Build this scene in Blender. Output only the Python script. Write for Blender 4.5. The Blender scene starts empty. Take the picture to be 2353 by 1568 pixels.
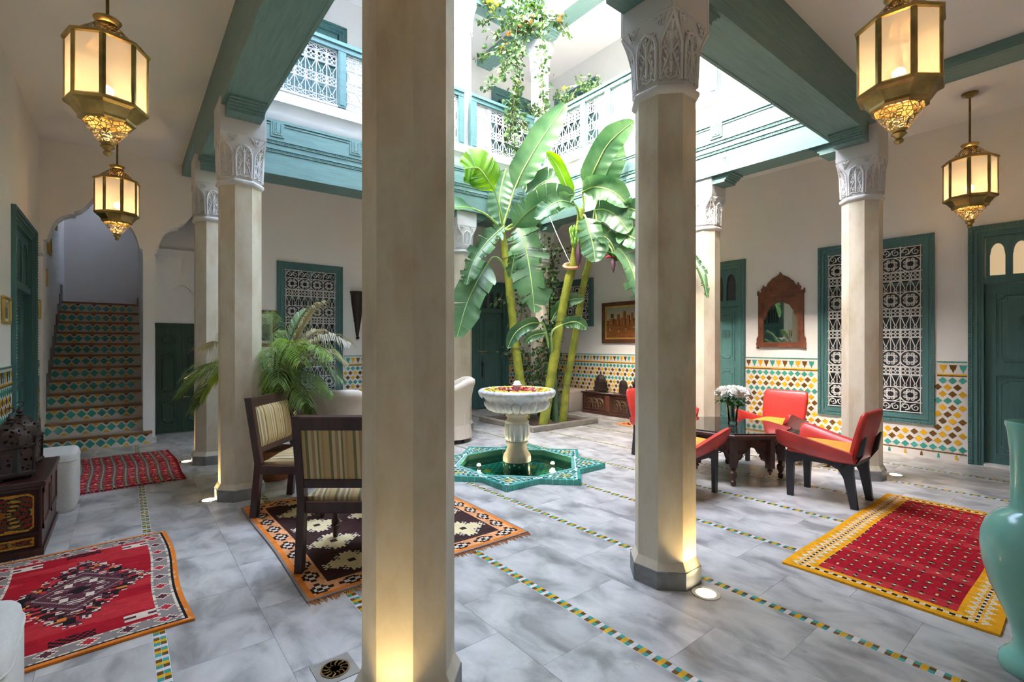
import bpy, math, random
from mathutils import Vector, Matrix, noise
# ------------------------------------------------------------------ camera, light, exposure
scene = bpy.context.scene
COL = scene.collection
EYE = 1.35                      # eye height above the marble floor
YAW = math.radians(38.6545)     # view direction turned from +Y towards +X
FPX = 1114.59                   # focal length in pixels of the 2353 px wide frame
cam_data = bpy.data.cameras.new('camera')
cam = bpy.data.objects.new('camera', cam_data); COL.objects.link(cam)
cam.location = (0, 0, EYE); cam.rotation_euler = (math.pi / 2, 0, -YAW)
cam_data.sensor_width = 36.0; cam_data.lens = 36.0 * FPX / 2353.0
cam_data.shift_y = 6.0 / 2353.0; cam_data.clip_start = 0.05; cam_data.clip_end = 200
scene.camera = cam
scene.view_settings.view_transform = 'Standard'
scene.view_settings.look = 'None'
scene.view_settings.gamma = 1.0
scene.view_settings.use_curve_mapping = False
scene.view_settings.exposure = 1.08
scene.cycles.use_denoising = True
scene.cycles.use_adaptive_sampling = True
scene.cycles.adaptive_threshold = 0.22
scene.cycles.adaptive_min_samples = 12
scene.cycles.max_bounces = 5
scene.cycles.diffuse_bounces = 4
scene.cycles.glossy_bounces = 2
scene.cycles.transmission_bounces = 4
scene.cycles.transparent_max_bounces = 6
scene.cycles.sample_clamp_indirect = 6.0
scene.cycles.caustics_reflective = False
scene.cycles.caustics_refractive = False
world = bpy.data.worlds.new('sky'); scene.world = world
world.use_nodes = True
wn = world.node_tree.nodes; wl = world.node_tree.links
bg = wn['Background']
sky = wn.new('ShaderNodeTexSky'); sky.sky_type = 'NISHITA'; sky.sun_disc = False
sky.sun_elevation = math.radians(43); sky.sun_rotation = math.radians(-95)
sky.air_density = 1.0; sky.dust_density = 5.0; sky.ozone_density = 1.0
haze = wn.new('ShaderNodeMix'); haze.data_type = 'RGBA'; haze.inputs[0].default_value = 0.28
haze.inputs[7].default_value = (0.62, 0.66, 0.74, 1)      # thin bright overcast mixed into the clear sky
gain = wn.new('ShaderNodeVectorMath'); gain.operation = 'SCALE'; gain.inputs['Scale'].default_value = 0.33
wl.new(sky.outputs[0], gain.inputs[0]); wl.new(gain.outputs[0], haze.inputs[6]); wl.new(haze.outputs[2], bg.inputs[0])
bg.inputs[1].default_value = 9.6
sun_data = bpy.data.lights.new('sun', 'SUN'); sun_data.energy = 1.7; sun_data.angle = math.radians(1.2)
sun_data.color = (1.0, 0.95, 0.87)
sun = bpy.data.objects.new('sun', sun_data); COL.objects.link(sun)
SUN_EL, SUN_AZ = math.radians(43), math.radians(8)
sun.rotation_euler = Vector((math.cos(SUN_AZ) * math.cos(SUN_EL), math.sin(SUN_AZ) * math.cos(SUN_EL), -math.sin(SUN_EL))).to_track_quat('-Z', 'Y').to_euler()

door_d = bpy.data.lights.new('roof_portal', 'AREA'); door_d.shape = 'RECTANGLE'; door_d.size = 4.8; door_d.size_y = 4.6; door_d.cycles.is_portal = True
portal = bpy.data.objects.new('roof_portal', door_d); COL.objects.link(portal); portal.location = (3.305, 4.05, 7.74)     # marks the open roof for sampling; gives no light of its own

# ------------------------------------------------------------------ mesh helpers
TAU = math.tau
def lin(h):
    h = h.lstrip('#'); o = []
    for i in (0, 2, 4):
        c = int(h[i:i + 2], 16) / 255
        o.append(c / 12.92 if c <= 0.04045 else ((c + 0.055) / 1.055) ** 2.4)
    return tuple(o)

class MB:
    def __init__(s): s.v = []; s.f = []
    def add(s, vs, fs):
        o = len(s.v); s.v += [tuple(p) for p in vs]; s.f += [tuple(i + o for i in f) for f in fs]; return s
    def box(s, x0, y0, z0, x1, y1, z1, c=0.0):
        if c <= 0:
            return s.add([(x0,y0,z0),(x1,y0,z0),(x1,y1,z0),(x0,y1,z0),(x0,y0,z1),(x1,y0,z1),(x1,y1,z1),(x0,y1,z1)],
                         [(3,2,1,0),(4,5,6,7),(0,1,5,4),(1,2,6,5),(2,3,7,6),(3,0,4,7)])
        rr = []
        for z, d in ((z0, c), (z0 + c, 0), (z1 - c, 0), (z1, c)):
            a, b, e, g = x0 + d, y0 + d, x1 - d, y1 - d; k = c if d == 0 else c * .4
            rr.append([(a+k,b,z),(e-k,b,z),(e,b+k,z),(e,g-k,z),(e-k,g,z),(a+k,g,z),(a,g-k,z),(a,b+k,z)])
        return s.loft(rr)
    def cbox(s, cx, cy, cz, sx, sy, sz, c=0.0):
        return s.box(cx - sx/2, cy - sy/2, cz - sz/2, cx + sx/2, cy + sy/2, cz + sz/2, c)
    def loft(s, rings, cap0=True, cap1=True, closed=True):
        o = len(s.v); n = len(rings[0])
        for r in rings: s.v += [tuple(p) for p in r]
        for k in range(len(rings) - 1):
            for i in range(n if closed else n - 1):
                j = (i + 1) % n; a = o + k * n
                s.f.append((a + i, a + j, a + n + j, a + n + i))
        if cap0: s.f.append(tuple(o + i for i in reversed(range(n))))
        if cap1: s.f.append(tuple(o + (len(rings) - 1) * n + i for i in range(n)))
        return s
    def prism(s, poly, z0, z1):
        return s.loft([[(x, y, z0) for x, y in poly], [(x, y, z1) for x, y in poly]])
    def extr(s, poly, vec):
        v = Vector(vec); return s.loft([poly, [tuple(Vector(p) + v) for p in poly]])
    def lathe(s, prof, n=24, c=(0, 0, 0), ph=0.0, mod=None):
        rings = []
        for k, (r, z) in enumerate(prof):
            rings.append([(c[0] + (r * (mod(TAU*i/n, k) if mod else 1)) * math.cos(TAU*i/n + ph), c[1] + (r * (mod(TAU*i/n, k) if mod else 1)) * math.sin(TAU*i/n + ph), c[2] + z) for i in range(n)])
        return s.loft(rings)
    def tube(s, path, r, n=6, closed=False, flat=None, cap=True):
        pts = [Vector(p) for p in path]; m = len(pts); rings = []; nrm = None
        rs = r if isinstance(r, (list, tuple)) else [r] * m
        for i in range(m):
            if closed: t = pts[(i + 1) % m] - pts[i - 1]
            else: t = pts[min(i + 1, m - 1)] - pts[max(i - 1, 0)]
            if t.length < 1e-9: t = Vector((0, 0, 1))
            t.normalize()
            if flat is not None: nrm = Vector(flat) - t * t.dot(Vector(flat))
            elif nrm is None:
                nrm = t.orthogonal()
            else: nrm = nrm - t * t.dot(nrm)
            if nrm.length < 1e-6: nrm = t.orthogonal()
            nrm.normalize(); b = t.cross(nrm)
            rings.append([tuple(pts[i] + (nrm * math.cos(TAU*k/n + .7854*(n == 4)) + b * math.sin(TAU*k/n + .7854*(n == 4))) * rs[i]) for k in range(n)])
        if closed: rings.append(rings[0]); return s.loft(rings, False, False)
        return s.loft(rings, cap, cap)
    def ball(s, c, r, n=8, m=6, sc=(1, 1, 1)):
        prof = [(max(r * math.sin(math.pi * k / m), r * .02), -r * math.cos(math.pi * k / m)) for k in range(m + 1)]
        o = len(s.v); s.lathe(prof, n)
        for i in range(o, len(s.v)):
            p = s.v[i]; s.v[i] = (c[0] + p[0]*sc[0], c[1] + p[1]*sc[1], c[2] + p[2]*sc[2])
        return s
    def xf(s, M, start=0):
        for i in range(start, len(s.v)): s.v[i] = tuple(M @ Vector(s.v[i]))
        return s
    def tilt(s, fn, start=0):
        for i in range(start, len(s.v)): s.v[i] = fn(*s.v[i])
        return s
    def mesh(s, name, smooth=None):
        me = bpy.data.meshes.new(name); me.from_pydata(s.v, [], s.f); me.update()
        if smooth is not None:
            me.shade_smooth()
            if smooth < 179: me.set_sharp_from_angle(angle=math.radians(smooth))
        return me

def obj(name, mb, mat, parent=None, loc=None, rz=None, smooth=None):
    me = mb.mesh(name, smooth) if isinstance(mb, MB) else mb
    if isinstance(mb, MB) and mat is not None: me.materials.append(MAT[mat] if isinstance(mat, str) else mat)
    o = bpy.data.objects.new(name, me); COL.objects.link(o)
    if parent: o.parent = parent
    if loc is not None: o.location = loc
    if rz is not None: o.rotation_euler = (0, 0, rz)
    return o
def tag(o, label=None, cat=None, group=None, kind=None):
    if label: o['label'] = label
    if cat: o['category'] = cat
    if group: o['group'] = group
    if kind: o['kind'] = kind
    return o
def thing(name, label, cat, loc=(0, 0, 0), rz=0.0, group=None, kind=None):
    o = bpy.data.objects.new(name, None); COL.objects.link(o); o.empty_display_size = .1
    o.location = loc; o.rotation_euler = (0, 0, rz)
    return tag(o, label, cat, group, kind)
def copy_tree(o, loc=None, rz=None, label=None, parent=None):
    c = o.copy(); COL.objects.link(c)
    if parent: c.parent = parent
    if loc is not None: c.location = loc
    if rz is not None: c.rotation_euler = (0, 0, rz)
    if label: c['label'] = label
    for ch in list(o.children): copy_tree(ch, parent=c)
    return c
def px(u, v, depth):            # a point at a chosen distance along the view direction
    d = Vector((math.sin(YAW), math.cos(YAW), 0)); r = Vector((math.cos(YAW), -math.sin(YAW), 0))
    p = d * depth + r * ((u - 1176.5) / FPX * depth); p.z = EYE - (v - 790) / FPX * depth
    return p
def bez(pts, n):                # smooth curve through control points (Catmull-Rom)
    P = [Vector(p) for p in pts]; P = [P[0] * 2 - P[1]] + P + [P[-1] * 2 - P[-2]]; out = []
    seg = len(P) - 3
    for i in range(n):
        t = i / (n - 1) * seg; k = min(int(t), seg - 1); t -= k
        a, b, c, d = P[k:k + 4]
        out.append(.5 * ((2*b) + (c - a)*t + (2*a - 5*b + 4*c - d)*t*t + (3*b - a - 3*c + d)*t**3))
    return out
def ngon(n, r, ph=0.0, c=(0, 0)): return [(c[0] + r*math.cos(TAU*i/n + ph), c[1] + r*math.sin(TAU*i/n + ph)) for i in range(n)]
def octo(w): return ngon(8, w / 2 / math.cos(math.pi / 8), math.pi / 8)
RND = random.Random(11)

# ------------------------------------------------------------------ materials
MAT = {}
def nodes(name, rough=.6, metal=0.0, spec=None):
    m = bpy.data.materials.new(name); m.use_nodes = True; MAT[name] = m
    nt = m.node_tree; b = nt.nodes['Principled BSDF']
    b.inputs['Roughness'].default_value = rough; b.inputs['Metallic'].default_value = metal
    if spec is not None: b.inputs['Specular IOR Level'].default_value = spec
    return m, nt, b
def N(nt, t, **kw):
    n = nt.nodes.new(t)
    for k, v in kw.items():
        if k.startswith('i_'):
            key = k[2:]; n.inputs[int(key) if key.isdigit() else key].default_value = v
        else: setattr(n, k, v)
    return n
def coords(nt, scale=(1, 1, 1), world=False):
    mp = N(nt, 'ShaderNodeMapping'); mp.inputs['Scale'].default_value = scale
    if world: g = N(nt, 'ShaderNodeNewGeometry'); nt.links.new(g.outputs['Position'], mp.inputs[0])
    else: g = N(nt, 'ShaderNodeTexCoord'); nt.links.new(g.outputs['Object'], mp.inputs[0])
    return mp
def ramp(nt, fac, stops):
    r = N(nt, 'ShaderNodeValToRGB'); e = r.color_ramp.elements
    while len(e) < len(stops): e.new(.5)
    for k, (p, c) in enumerate(stops): e[k].position = p; e[k].color = (*c, 1)
    nt.links.new(fac, r.inputs[0]); return r
def bump(nt, b, h, strength=.3, dist=.01):
    n = N(nt, 'ShaderNodeBump'); n.inputs['Strength'].default_value = strength; n.inputs['Distance'].default_value = dist
    nt.links.new(h, n.inputs['Height']); nt.links.new(n.outputs[0], b.inputs['Normal'])
def plain(name, col, rough=.6, metal=0.0, var=.08, scale=6.0, bmp=0.0, bscale=None, stretch=(1, 1, 1), spec=None, world=False):
    m, nt, b = nodes(name, rough, metal, spec)
    c = lin(col) if isinstance(col, str) else col
    mp = coords(nt, stretch, world); ns = N(nt, 'ShaderNodeTexNoise', i_Scale=scale, i_Detail=5.0)
    nt.links.new(mp.outputs[0], ns.inputs['Vector'])
    lo = tuple(max(0, x * (1 - var)) for x in c); hi = tuple(min(1, x * (1 + var)) for x in c)
    r = ramp(nt, ns.outputs[0], [(.3, lo), (.7, hi)]); nt.links.new(r.outputs[0], b.inputs['Base Color'])
    if bmp:
        n2 = N(nt, 'ShaderNodeTexNoise', i_Scale=bscale or scale * 6, i_Detail=4.0); nt.links.new(mp.outputs[0], n2.inputs['Vector'])
        bump(nt, b, n2.outputs[0], bmp)
    return m
plain('plaster', (.80, .785, .76), .85, var=.025, scale=1.2, bmp=.05, bscale=40, world=True)
plain('ceiling_paint', (.74, .73, .715), .9, var=.02, scale=.8, world=True)
plain('gypsum', (.63, .62, .605), .75, var=.02, scale=5)
plain('mortar', (.36, .35, .34), .8, var=.1)
plain('grout', (.70, .68, .66), .8, var=.05)
def teal_wood(name, col, along, rough=.45, contrast=.2):
    m, nt, b = nodes(name, rough); c = lin(col)
    mp = coords(nt, along, True); ns = N(nt, 'ShaderNodeTexNoise', i_Scale=5.0, i_Detail=7.0, i_Distortion=.8)
    nt.links.new(mp.outputs[0], ns.inputs['Vector'])
    r = ramp(nt, ns.outputs[0], [(.25, tuple(x*(1-contrast) for x in c)), (.5, c), (.8, tuple(min(1, x*(1+contrast)) for x in c))])
    nt.links.new(r.outputs[0], b.inputs['Base Color'])
    n2 = N(nt, 'ShaderNodeTexNoise', i_Scale=14.0, i_Detail=4.0); nt.links.new(mp.outputs[0], n2.inputs['Vector']); bump(nt, b, n2.outputs[0], .12)
TEAL = '668884'
teal_wood('teal_y', TEAL, (9, .7, 9)); teal_wood('teal_x', TEAL, (.7, 9, 9)); teal_wood('teal_v', '47706f', (7, 7, .6), contrast=.18)
teal_wood('teal_rail', '587f7d', (2, 2, 6), contrast=.15)
plain('closet_green', '1f3d31', .4, var=.25, scale=5, stretch=(5, 5, .5))
def tadelakt():
    m, nt, b = nodes('tadelakt', .5)
    oi = N(nt, 'ShaderNodeObjectInfo'); mp = coords(nt, (1, 1, .45))
    add = N(nt, 'ShaderNodeVectorMath', operation='ADD'); sc = N(nt, 'ShaderNodeVectorMath', operation='SCALE'); sc.inputs['Scale'].default_value = 37.0
    cmb = N(nt, 'ShaderNodeCombineXYZ'); nt.links.new(oi.outputs['Random'], cmb.inputs[0]); nt.links.new(oi.outputs['Random'], cmb.inputs[2])
    nt.links.new(cmb.outputs[0], sc.inputs[0]); nt.links.new(sc.outputs[0], add.inputs[0]); nt.links.new(mp.outputs[0], add.inputs[1])
    a = N(nt, 'ShaderNodeTexNoise', i_Scale=2.4, i_Detail=8.0, i_Roughness=.6); nt.links.new(add.outputs[0], a.inputs['Vector'])
    r = ramp(nt, a.outputs[0], [(.36, lin('b5a58c')), (.46, lin('cbbfa6')), (.56, lin('d6cdb9')), (.68, lin('c6b396'))])
    nt.links.new(r.outputs[0], b.inputs['Base Color'])
    f = N(nt, 'ShaderNodeTexNoise', i_Scale=60.0, i_Detail=3.0); nt.links.new(mp.outputs[0], f.inputs['Vector']); bump(nt, b, f.outputs[0], .06)
tadelakt()
def marble(name, stops, scale, rough, dist=1.6, world=True, stretch=(1, 1, 1), rnd=.0):
    m, nt, b = nodes(name, rough)
    mp = coords(nt, stretch, world)
    src = mp.outputs[0]
    oi = N(nt, 'ShaderNodeObjectInfo')
    if rnd:
        cmb = N(nt, 'ShaderNodeCombineXYZ'); ml = N(nt, 'ShaderNodeMath', operation='MULTIPLY', i_1=50.0)
        nt.links.new(oi.outputs['Random'], ml.inputs[0]); nt.links.new(ml.outputs[0], cmb.inputs[0]); nt.links.new(ml.outputs[0], cmb.inputs[1])
        ad = N(nt, 'ShaderNodeVectorMath', operation='ADD'); nt.links.new(src, ad.inputs[0]); nt.links.new(cmb.outputs[0], ad.inputs[1]); src = ad.outputs[0]
    a = N(nt, 'ShaderNodeTexNoise', i_Scale=scale, i_Detail=7.0, i_Roughness=.55, i_Distortion=dist); nt.links.new(src, a.inputs['Vector'])
    r = ramp(nt, a.outputs[0], stops)
    if rnd:
        hv = N(nt, 'ShaderNodeHueSaturation'); mr = N(nt, 'ShaderNodeMapRange'); mr.inputs[3].default_value = 1 - rnd; mr.inputs[4].default_value = 1 + rnd
        nt.links.new(oi.outputs['Random'], mr.inputs[0]); nt.links.new(mr.outputs[0], hv.inputs['Value']); nt.links.new(r.outputs[0], hv.inputs['Color'])
        nt.links.new(hv.outputs[0], b.inputs['Base Color'])
    else: nt.links.new(r.outputs[0], b.inputs['Base Color'])
    rr = N(nt, 'ShaderNodeMapRange'); rr.inputs[3].default_value = rough * .75; rr.inputs[4].default_value = rough * 1.3
    f = N(nt, 'ShaderNodeTexNoise', i_Scale=5.0, i_Detail=6.0); nt.links.new(mp.outputs[0], f.inputs['Vector'])
    nt.links.new(f.outputs[0], rr.inputs[0]); nt.links.new(rr.outputs[0], b.inputs['Roughness'])
marble('floor_marble', [(.22, lin('686561')), (.40, lin('98948f')), (.52, lin('b8b4ae')), (.66, lin('cbc6bf')), (.80, lin('b2a594'))], 3.6, .30, .5, stretch=(1.5, .9, 1), rnd=.05)
marble('white_marble', [(.2, lin('9c9a98')), (.38, lin('d2d0cd')), (.6, lin('e9e7e4')), (.8, lin('dbd9d6'))], 3.0, .35)
marble('grey_stone', [(.2, lin('5d5d5c')), (.5, lin('858583')), (.8, lin('a3a29f'))], 5.0, .5)
marble('cream_marble', [(.2, lin('a89d86')), (.5, lin('cdc4ae')), (.8, lin('ded7c6'))], 4.0, .45)
def glaze(name, col, var=.2):
    m, nt, b = nodes(name, .2); c = lin(col); oi = N(nt, 'ShaderNodeObjectInfo')
    mp = coords(nt, (1, 1, 1), True); ns = N(nt, 'ShaderNodeTexNoise', i_Scale=9.0, i_Detail=3.0); nt.links.new(mp.outputs[0], ns.inputs['Vector'])
    mx = N(nt, 'ShaderNodeMath', operation='ADD'); nt.links.new(oi.outputs['Random'], mx.inputs[0]); nt.links.new(ns.outputs[0], mx.inputs[1])
    hf = N(nt, 'ShaderNodeMath', operation='MULTIPLY', i_1=.5); nt.links.new(mx.outputs[0], hf.inputs[0])
    r = ramp(nt, hf.outputs[0], [(.2, tuple(x*(1-var) for x in c)), (.8, tuple(min(1, x*(1+var)) for x in c))]); nt.links.new(r.outputs[0], b.inputs['Base Color'])
    n2 = N(nt, 'ShaderNodeTexNoise', i_Scale=45.0); nt.links.new(mp.outputs[0], n2.inputs['Vector']); bump(nt, b, n2.outputs[0], .06)
glaze('tile_teal', '3f9a8c'); glaze('tile_yellow', 'd9a520'); glaze('tile_brown', '6b4a1e'); glaze('tile_white', 'd8d2cc', .06)
glaze('tile_dark_green', '2c5a4c'); glaze('tile_light_teal', '6fb5ab')
plain('iron_white', (.62, .61, .585), .5, var=.03)
plain('dark_pane', (.05, .055, .065), .12, var=.5, scale=1.5)
plain('curtain_pane', (.32, .36, .42), .2, var=.35, scale=2.5, stretch=(1, 6, .6))
plain('brass', (.40, .29, .11), .36, 1.0, var=.35, scale=9, bmp=.1)
plain('old_brass', (.22, .15, .06), .42, 1.0, var=.4, scale=12, bmp=.15)
plain('gilt', (.62, .42, .10), .4, .6, var=.2)
plain('rust_iron', (.045, .032, .028), .5, .5, var=.5, scale=14, bmp=.2)
plain('black_paint', (.018, .018, .022), .35, var=.3)
plain('dark_wood', (.040, .014, .010), .33, var=.35, scale=6, stretch=(4, 4, .6))
plain('table_wood', (.062, .024, .016), .35, var=.4, scale=8, bmp=.25, bscale=60)
plain('mirror_wood', (.17, .055, .025), .45, var=.35, scale=10, bmp=.4, bscale=70)
plain('frame_wood', (.115, .040, .022), .35, var=.35, scale=8)
plain('stair_wood', (.22, .115, .045), .5, var=.3, scale=5, stretch=(.5, 6, 6))
plain('red_leather', (.52, .042, .032), .32, var=.16, scale=7, bmp=.06, bscale=90)
plain('ochre_fabric', (.68, .30, .03), .7, var=.1, scale=30)
plain('linen', (.55, .475, .39), .9, var=.06, scale=70, bmp=.15, bscale=160)
plain('linen_white', (.70, .67, .62), .9, var=.05, scale=70, bmp=.2, bscale=140)
plain('teal_ceramic', (.24, .56, .47), .16, var=.09, scale=3, bmp=.03, bscale=30)
plain('chrome', (.62, .62, .62), .25, 1.0, var=.05)
plain('soil', (.075, .045, .028), .9, var=.4, scale=25, bmp=.5)
plain('rope', (.66, .62, .56), .8); plain('peach_wrap', (.48, .27, .15), .8)
plain('bark_stem', (.16, .12, .07), .8, var=.3)
plain('white_plastic', (.72, .72, .70), .4, var=.02)
plain('concrete', (.27, .24, .20), .8, var=.2, scale=8, bmp=.2)
plain('terracotta', (.33, .13, .06), .8, var=.15)
plain('white_petal', (.86, .84, .78), .6, var=.04)
plain('yellow_petal', (.92, .70, .07), .6, var=.15); plain('orange_petal', (.85, .40, .06), .6, var=.15)
plain('red_petal', (.50, .006, .028), .6, var=.2); plain('cream_petal', (.85, .66, .50), .6, var=.1)
plain('banana_green', (.20, .40, .06), .5, var=.25, scale=15)
plain('bud_purple', (.085, .035, .06), .55, var=.3); plain('bud_red', (.35, .02, .03), .5)
plain('orange_wool', (.62, .24, .06), .95, var=.2, scale=40); plain('cream_wool', (.55, .48, .40), .95, var=.2, scale=40); plain('red_wool', (.35, .02, .03), .95, var=.25, scale=40); plain('yellow_wool', (.66, .30, .015), .95, var=.2, scale=40)
def leaf_mat(name, top, tip, trans=.45, rough=.38, scale=5.0):
    m, nt, b = nodes(name, rough); c = lin(top); d = lin(tip)
    mp = coords(nt, (1, 1, 1), True); ns = N(nt, 'ShaderNodeTexNoise', i_Scale=scale, i_Detail=4.0); nt.links.new(mp.outputs[0], ns.inputs['Vector'])
    r = ramp(nt, ns.outputs[0], [(.3, c), (.7, d)]); nt.links.new(r.outputs[0], b.inputs['Base Color'])
    t = N(nt, 'ShaderNodeBsdfTranslucent'); hs = N(nt, 'ShaderNodeHueSaturation', i_Hue=.47, i_Saturation=1.25, i_Value=1.5)
    nt.links.new(r.outputs[0], hs.inputs['Color']); nt.links.new(hs.outputs[0], t.inputs[0])
    mx = N(nt, 'ShaderNodeMixShader'); mx.inputs[0].default_value = trans
    nt.links.new(b.outputs[0], mx.inputs[1]); nt.links.new(t.outputs[0], mx.inputs[2]); nt.links.new(mx.outputs[0], nt.nodes['Material Output'].inputs[0])
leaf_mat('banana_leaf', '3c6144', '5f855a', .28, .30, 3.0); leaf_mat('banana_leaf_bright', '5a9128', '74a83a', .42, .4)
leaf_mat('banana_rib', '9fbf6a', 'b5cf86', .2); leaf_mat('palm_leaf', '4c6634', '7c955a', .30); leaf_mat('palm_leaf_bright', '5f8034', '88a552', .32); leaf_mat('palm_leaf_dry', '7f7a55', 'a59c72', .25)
leaf_mat('vine_leaf', '2c4828', '4a6b39', .2, .7); leaf_mat('rose_leaf', '24441c', '3f6a2a', .25)
leaf_mat('banana_stem', '6f7a2a', 'a3a63c', .0, .45, 6.0)
for nm in ('banana_leaf', 'banana_leaf_bright'):       # fine side veins
    nt = MAT[nm].node_tree; b = nt.nodes['Principled BSDF']; at = N(nt, 'ShaderNodeAttribute', attribute_name='vein'); sn = N(nt, 'ShaderNodeMath', operation='SINE'); ml = N(nt, 'ShaderNodeMath', operation='MULTIPLY', i_1=12.5)
    nt.links.new(at.outputs['Fac'], ml.inputs[0]); nt.links.new(ml.outputs[0], sn.inputs[0]); bump(nt, b, sn.outputs[0], .14, .005)
plain('carved_gold', (.13, .085, .035), .5, .2, var=.3)
def attr_mat(name, rough=.92, weave=140.0, fade=.2):
    m, nt, b = nodes(name, rough, spec=.2)
    at = N(nt, 'ShaderNodeAttribute', attribute_name='Col'); mp = coords(nt)
    ns = N(nt, 'ShaderNodeTexNoise', i_Scale=14.0, i_Detail=5.0); nt.links.new(mp.outputs[0], ns.inputs['Vector'])
    mr = N(nt, 'ShaderNodeMapRange'); mr.inputs[3].default_value = 1 - fade; mr.inputs[4].default_value = 1 + fade; nt.links.new(ns.outputs[0], mr.inputs[0])
    hv = N(nt, 'ShaderNodeHueSaturation'); nt.links.new(at.outputs['Color'], hv.inputs['Color']); nt.links.new(mr.outputs[0], hv.inputs['Value']); nt.links.new(hv.outputs[0], b.inputs['Base Color'])
    if weave:
        n2 = N(nt, 'ShaderNodeTexNoise', i_Scale=weave, i_Detail=2.0); nt.links.new(mp.outputs[0], n2.inputs['Vector']); bump(nt, b, n2.outputs[0], .5, .004)
attr_mat('woven_wool'); attr_mat('painted', .45, 0, .15); attr_mat('striped_cloth', .8, 90, .06); attr_mat('oil_paint', .5, 60, .12)
def frosted():
    m, nt, b = nodes('frosted_glass', .4)
    t = N(nt, 'ShaderNodeBsdfTranslucent'); t.inputs[0].default_value = (.92, .82, .64, 1)
    d = N(nt, 'ShaderNodeBsdfDiffuse'); d.inputs[0].default_value = (.62, .56, .45, 1)
    tr = N(nt, 'ShaderNodeBsdfTransparent'); tr.inputs[0].default_value = (1, .88, .68, 1)
    em = N(nt, 'ShaderNodeEmission'); em.inputs[0].default_value = (1.0, .75, .45, 1); em.inputs[1].default_value = .13
    a = N(nt, 'ShaderNodeMixShader'); a.inputs[0].default_value = .07; nt.links.new(d.outputs[0], a.inputs[1]); nt.links.new(t.outputs[0], a.inputs[2])
    c = N(nt, 'ShaderNodeMixShader'); c.inputs[0].default_value = .22; nt.links.new(a.outputs[0], c.inputs[1]); nt.links.new(tr.outputs[0], c.inputs[2])
    s = N(nt, 'ShaderNodeAddShader'); nt.links.new(c.outputs[0], s.inputs[0]); nt.links.new(em.outputs[0], s.inputs[1])
    nt.links.new(s.outputs[0], nt.nodes['Material Output'].inputs[0])
frosted()
def pierced(name, col, scale, thr, metal=1.0, rough=.4):
    m, nt, b = nodes(name, rough, metal); b.inputs['Base Color'].default_value = (*col, 1)
    mp = coords(nt); vo = N(nt, 'ShaderNodeTexVoronoi', feature='DISTANCE_TO_EDGE', i_Scale=scale); nt.links.new(mp.outputs[0], vo.inputs['Vector'])
    g = N(nt, 'ShaderNodeMath', operation='GREATER_THAN', i_1=thr); nt.links.new(vo.outputs['Distance'], g.inputs[0])
    tr = N(nt, 'ShaderNodeBsdfTransparent'); mx = N(nt, 'ShaderNodeMixShader')
    nt.links.new(g.outputs[0], mx.inputs[0]); nt.links.new(b.outputs[0], mx.inputs[1]); nt.links.new(tr.outputs[0], mx.inputs[2]); nt.links.new(mx.outputs[0], nt.nodes['Material Output'].inputs[0])
pierced('pierced_brass', (.40, .28, .10), 42, .075); pierced('pierced_brass_fine', (.20, .13, .055), 60, .16); pierced('pierced_iron', (.05, .035, .03), 38, .25, .5)
def emit(name, col, s):
    m, nt, b = nodes(name); e = N(nt, 'ShaderNodeEmission'); e.inputs[0].default_value = (*col, 1); e.inputs[1].default_value = s
    nt.links.new(e.outputs[0], nt.nodes['Material Output'].inputs[0])
emit('bulb', (1.0, .78, .48), 9.0); emit('lamp_disc', (1.0, .86, .58), 9.0); emit('pool_lamp', (1.0, .90, .62), 14.0)
m_, nt_, b_ = nodes('warm_pane', .15); b_.inputs['Base Color'].default_value = (.25, .2, .14, 1); b_.inputs['Emission Color'].default_value = (1.0, .72, .42, 1); b_.inputs['Emission Strength'].default_value = .28      # lit room behind the fanlights
def glassy(name, col, rough=.02, tint=.5):
    m, nt, b = nodes(name, rough)
    g = N(nt, 'ShaderNodeBsdfGlossy'); g.inputs['Roughness'].default_value = rough
    t = N(nt, 'ShaderNodeBsdfTransparent'); t.inputs[0].default_value = (*col, 1)
    fr = N(nt, 'ShaderNodeFresnel', i_IOR=tint); mx = N(nt, 'ShaderNodeMixShader')
    nt.links.new(fr.outputs[0], mx.inputs[0]); nt.links.new(t.outputs[0], mx.inputs[1]); nt.links.new(g.outputs[0], mx.inputs[2]); nt.links.new(mx.outputs[0], nt.nodes['Material Output'].inputs[0])
    return m, nt, g
glassy('clear_glass', (.93, .95, .94), .02, 1.45)
m_, nt_, g_ = glassy('water', (.62, .86, .74), .03, 1.33)
n_ = N(nt_, 'ShaderNodeTexNoise', i_Scale=16.0, i_Detail=2.0); b_ = N(nt_, 'ShaderNodeBump', i_Strength=.25, i_Distance=.02)
nt_.links.new(n_.outputs[0], b_.inputs['Height']); nt_.links.new(b_.outputs[0], g_.inputs['Normal'])
m_, nt_, b_ = nodes('mirror_glass', .02, 1.0); b_.inputs['Base Color'].default_value = (.75, .77, .75, 1)
m_, nt_, b_ = nodes('table_glass', .04); b_.inputs['Base Color'].default_value = (.012, .016, .016, 1); b_.inputs['Specular IOR Level'].default_value = .9

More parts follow.
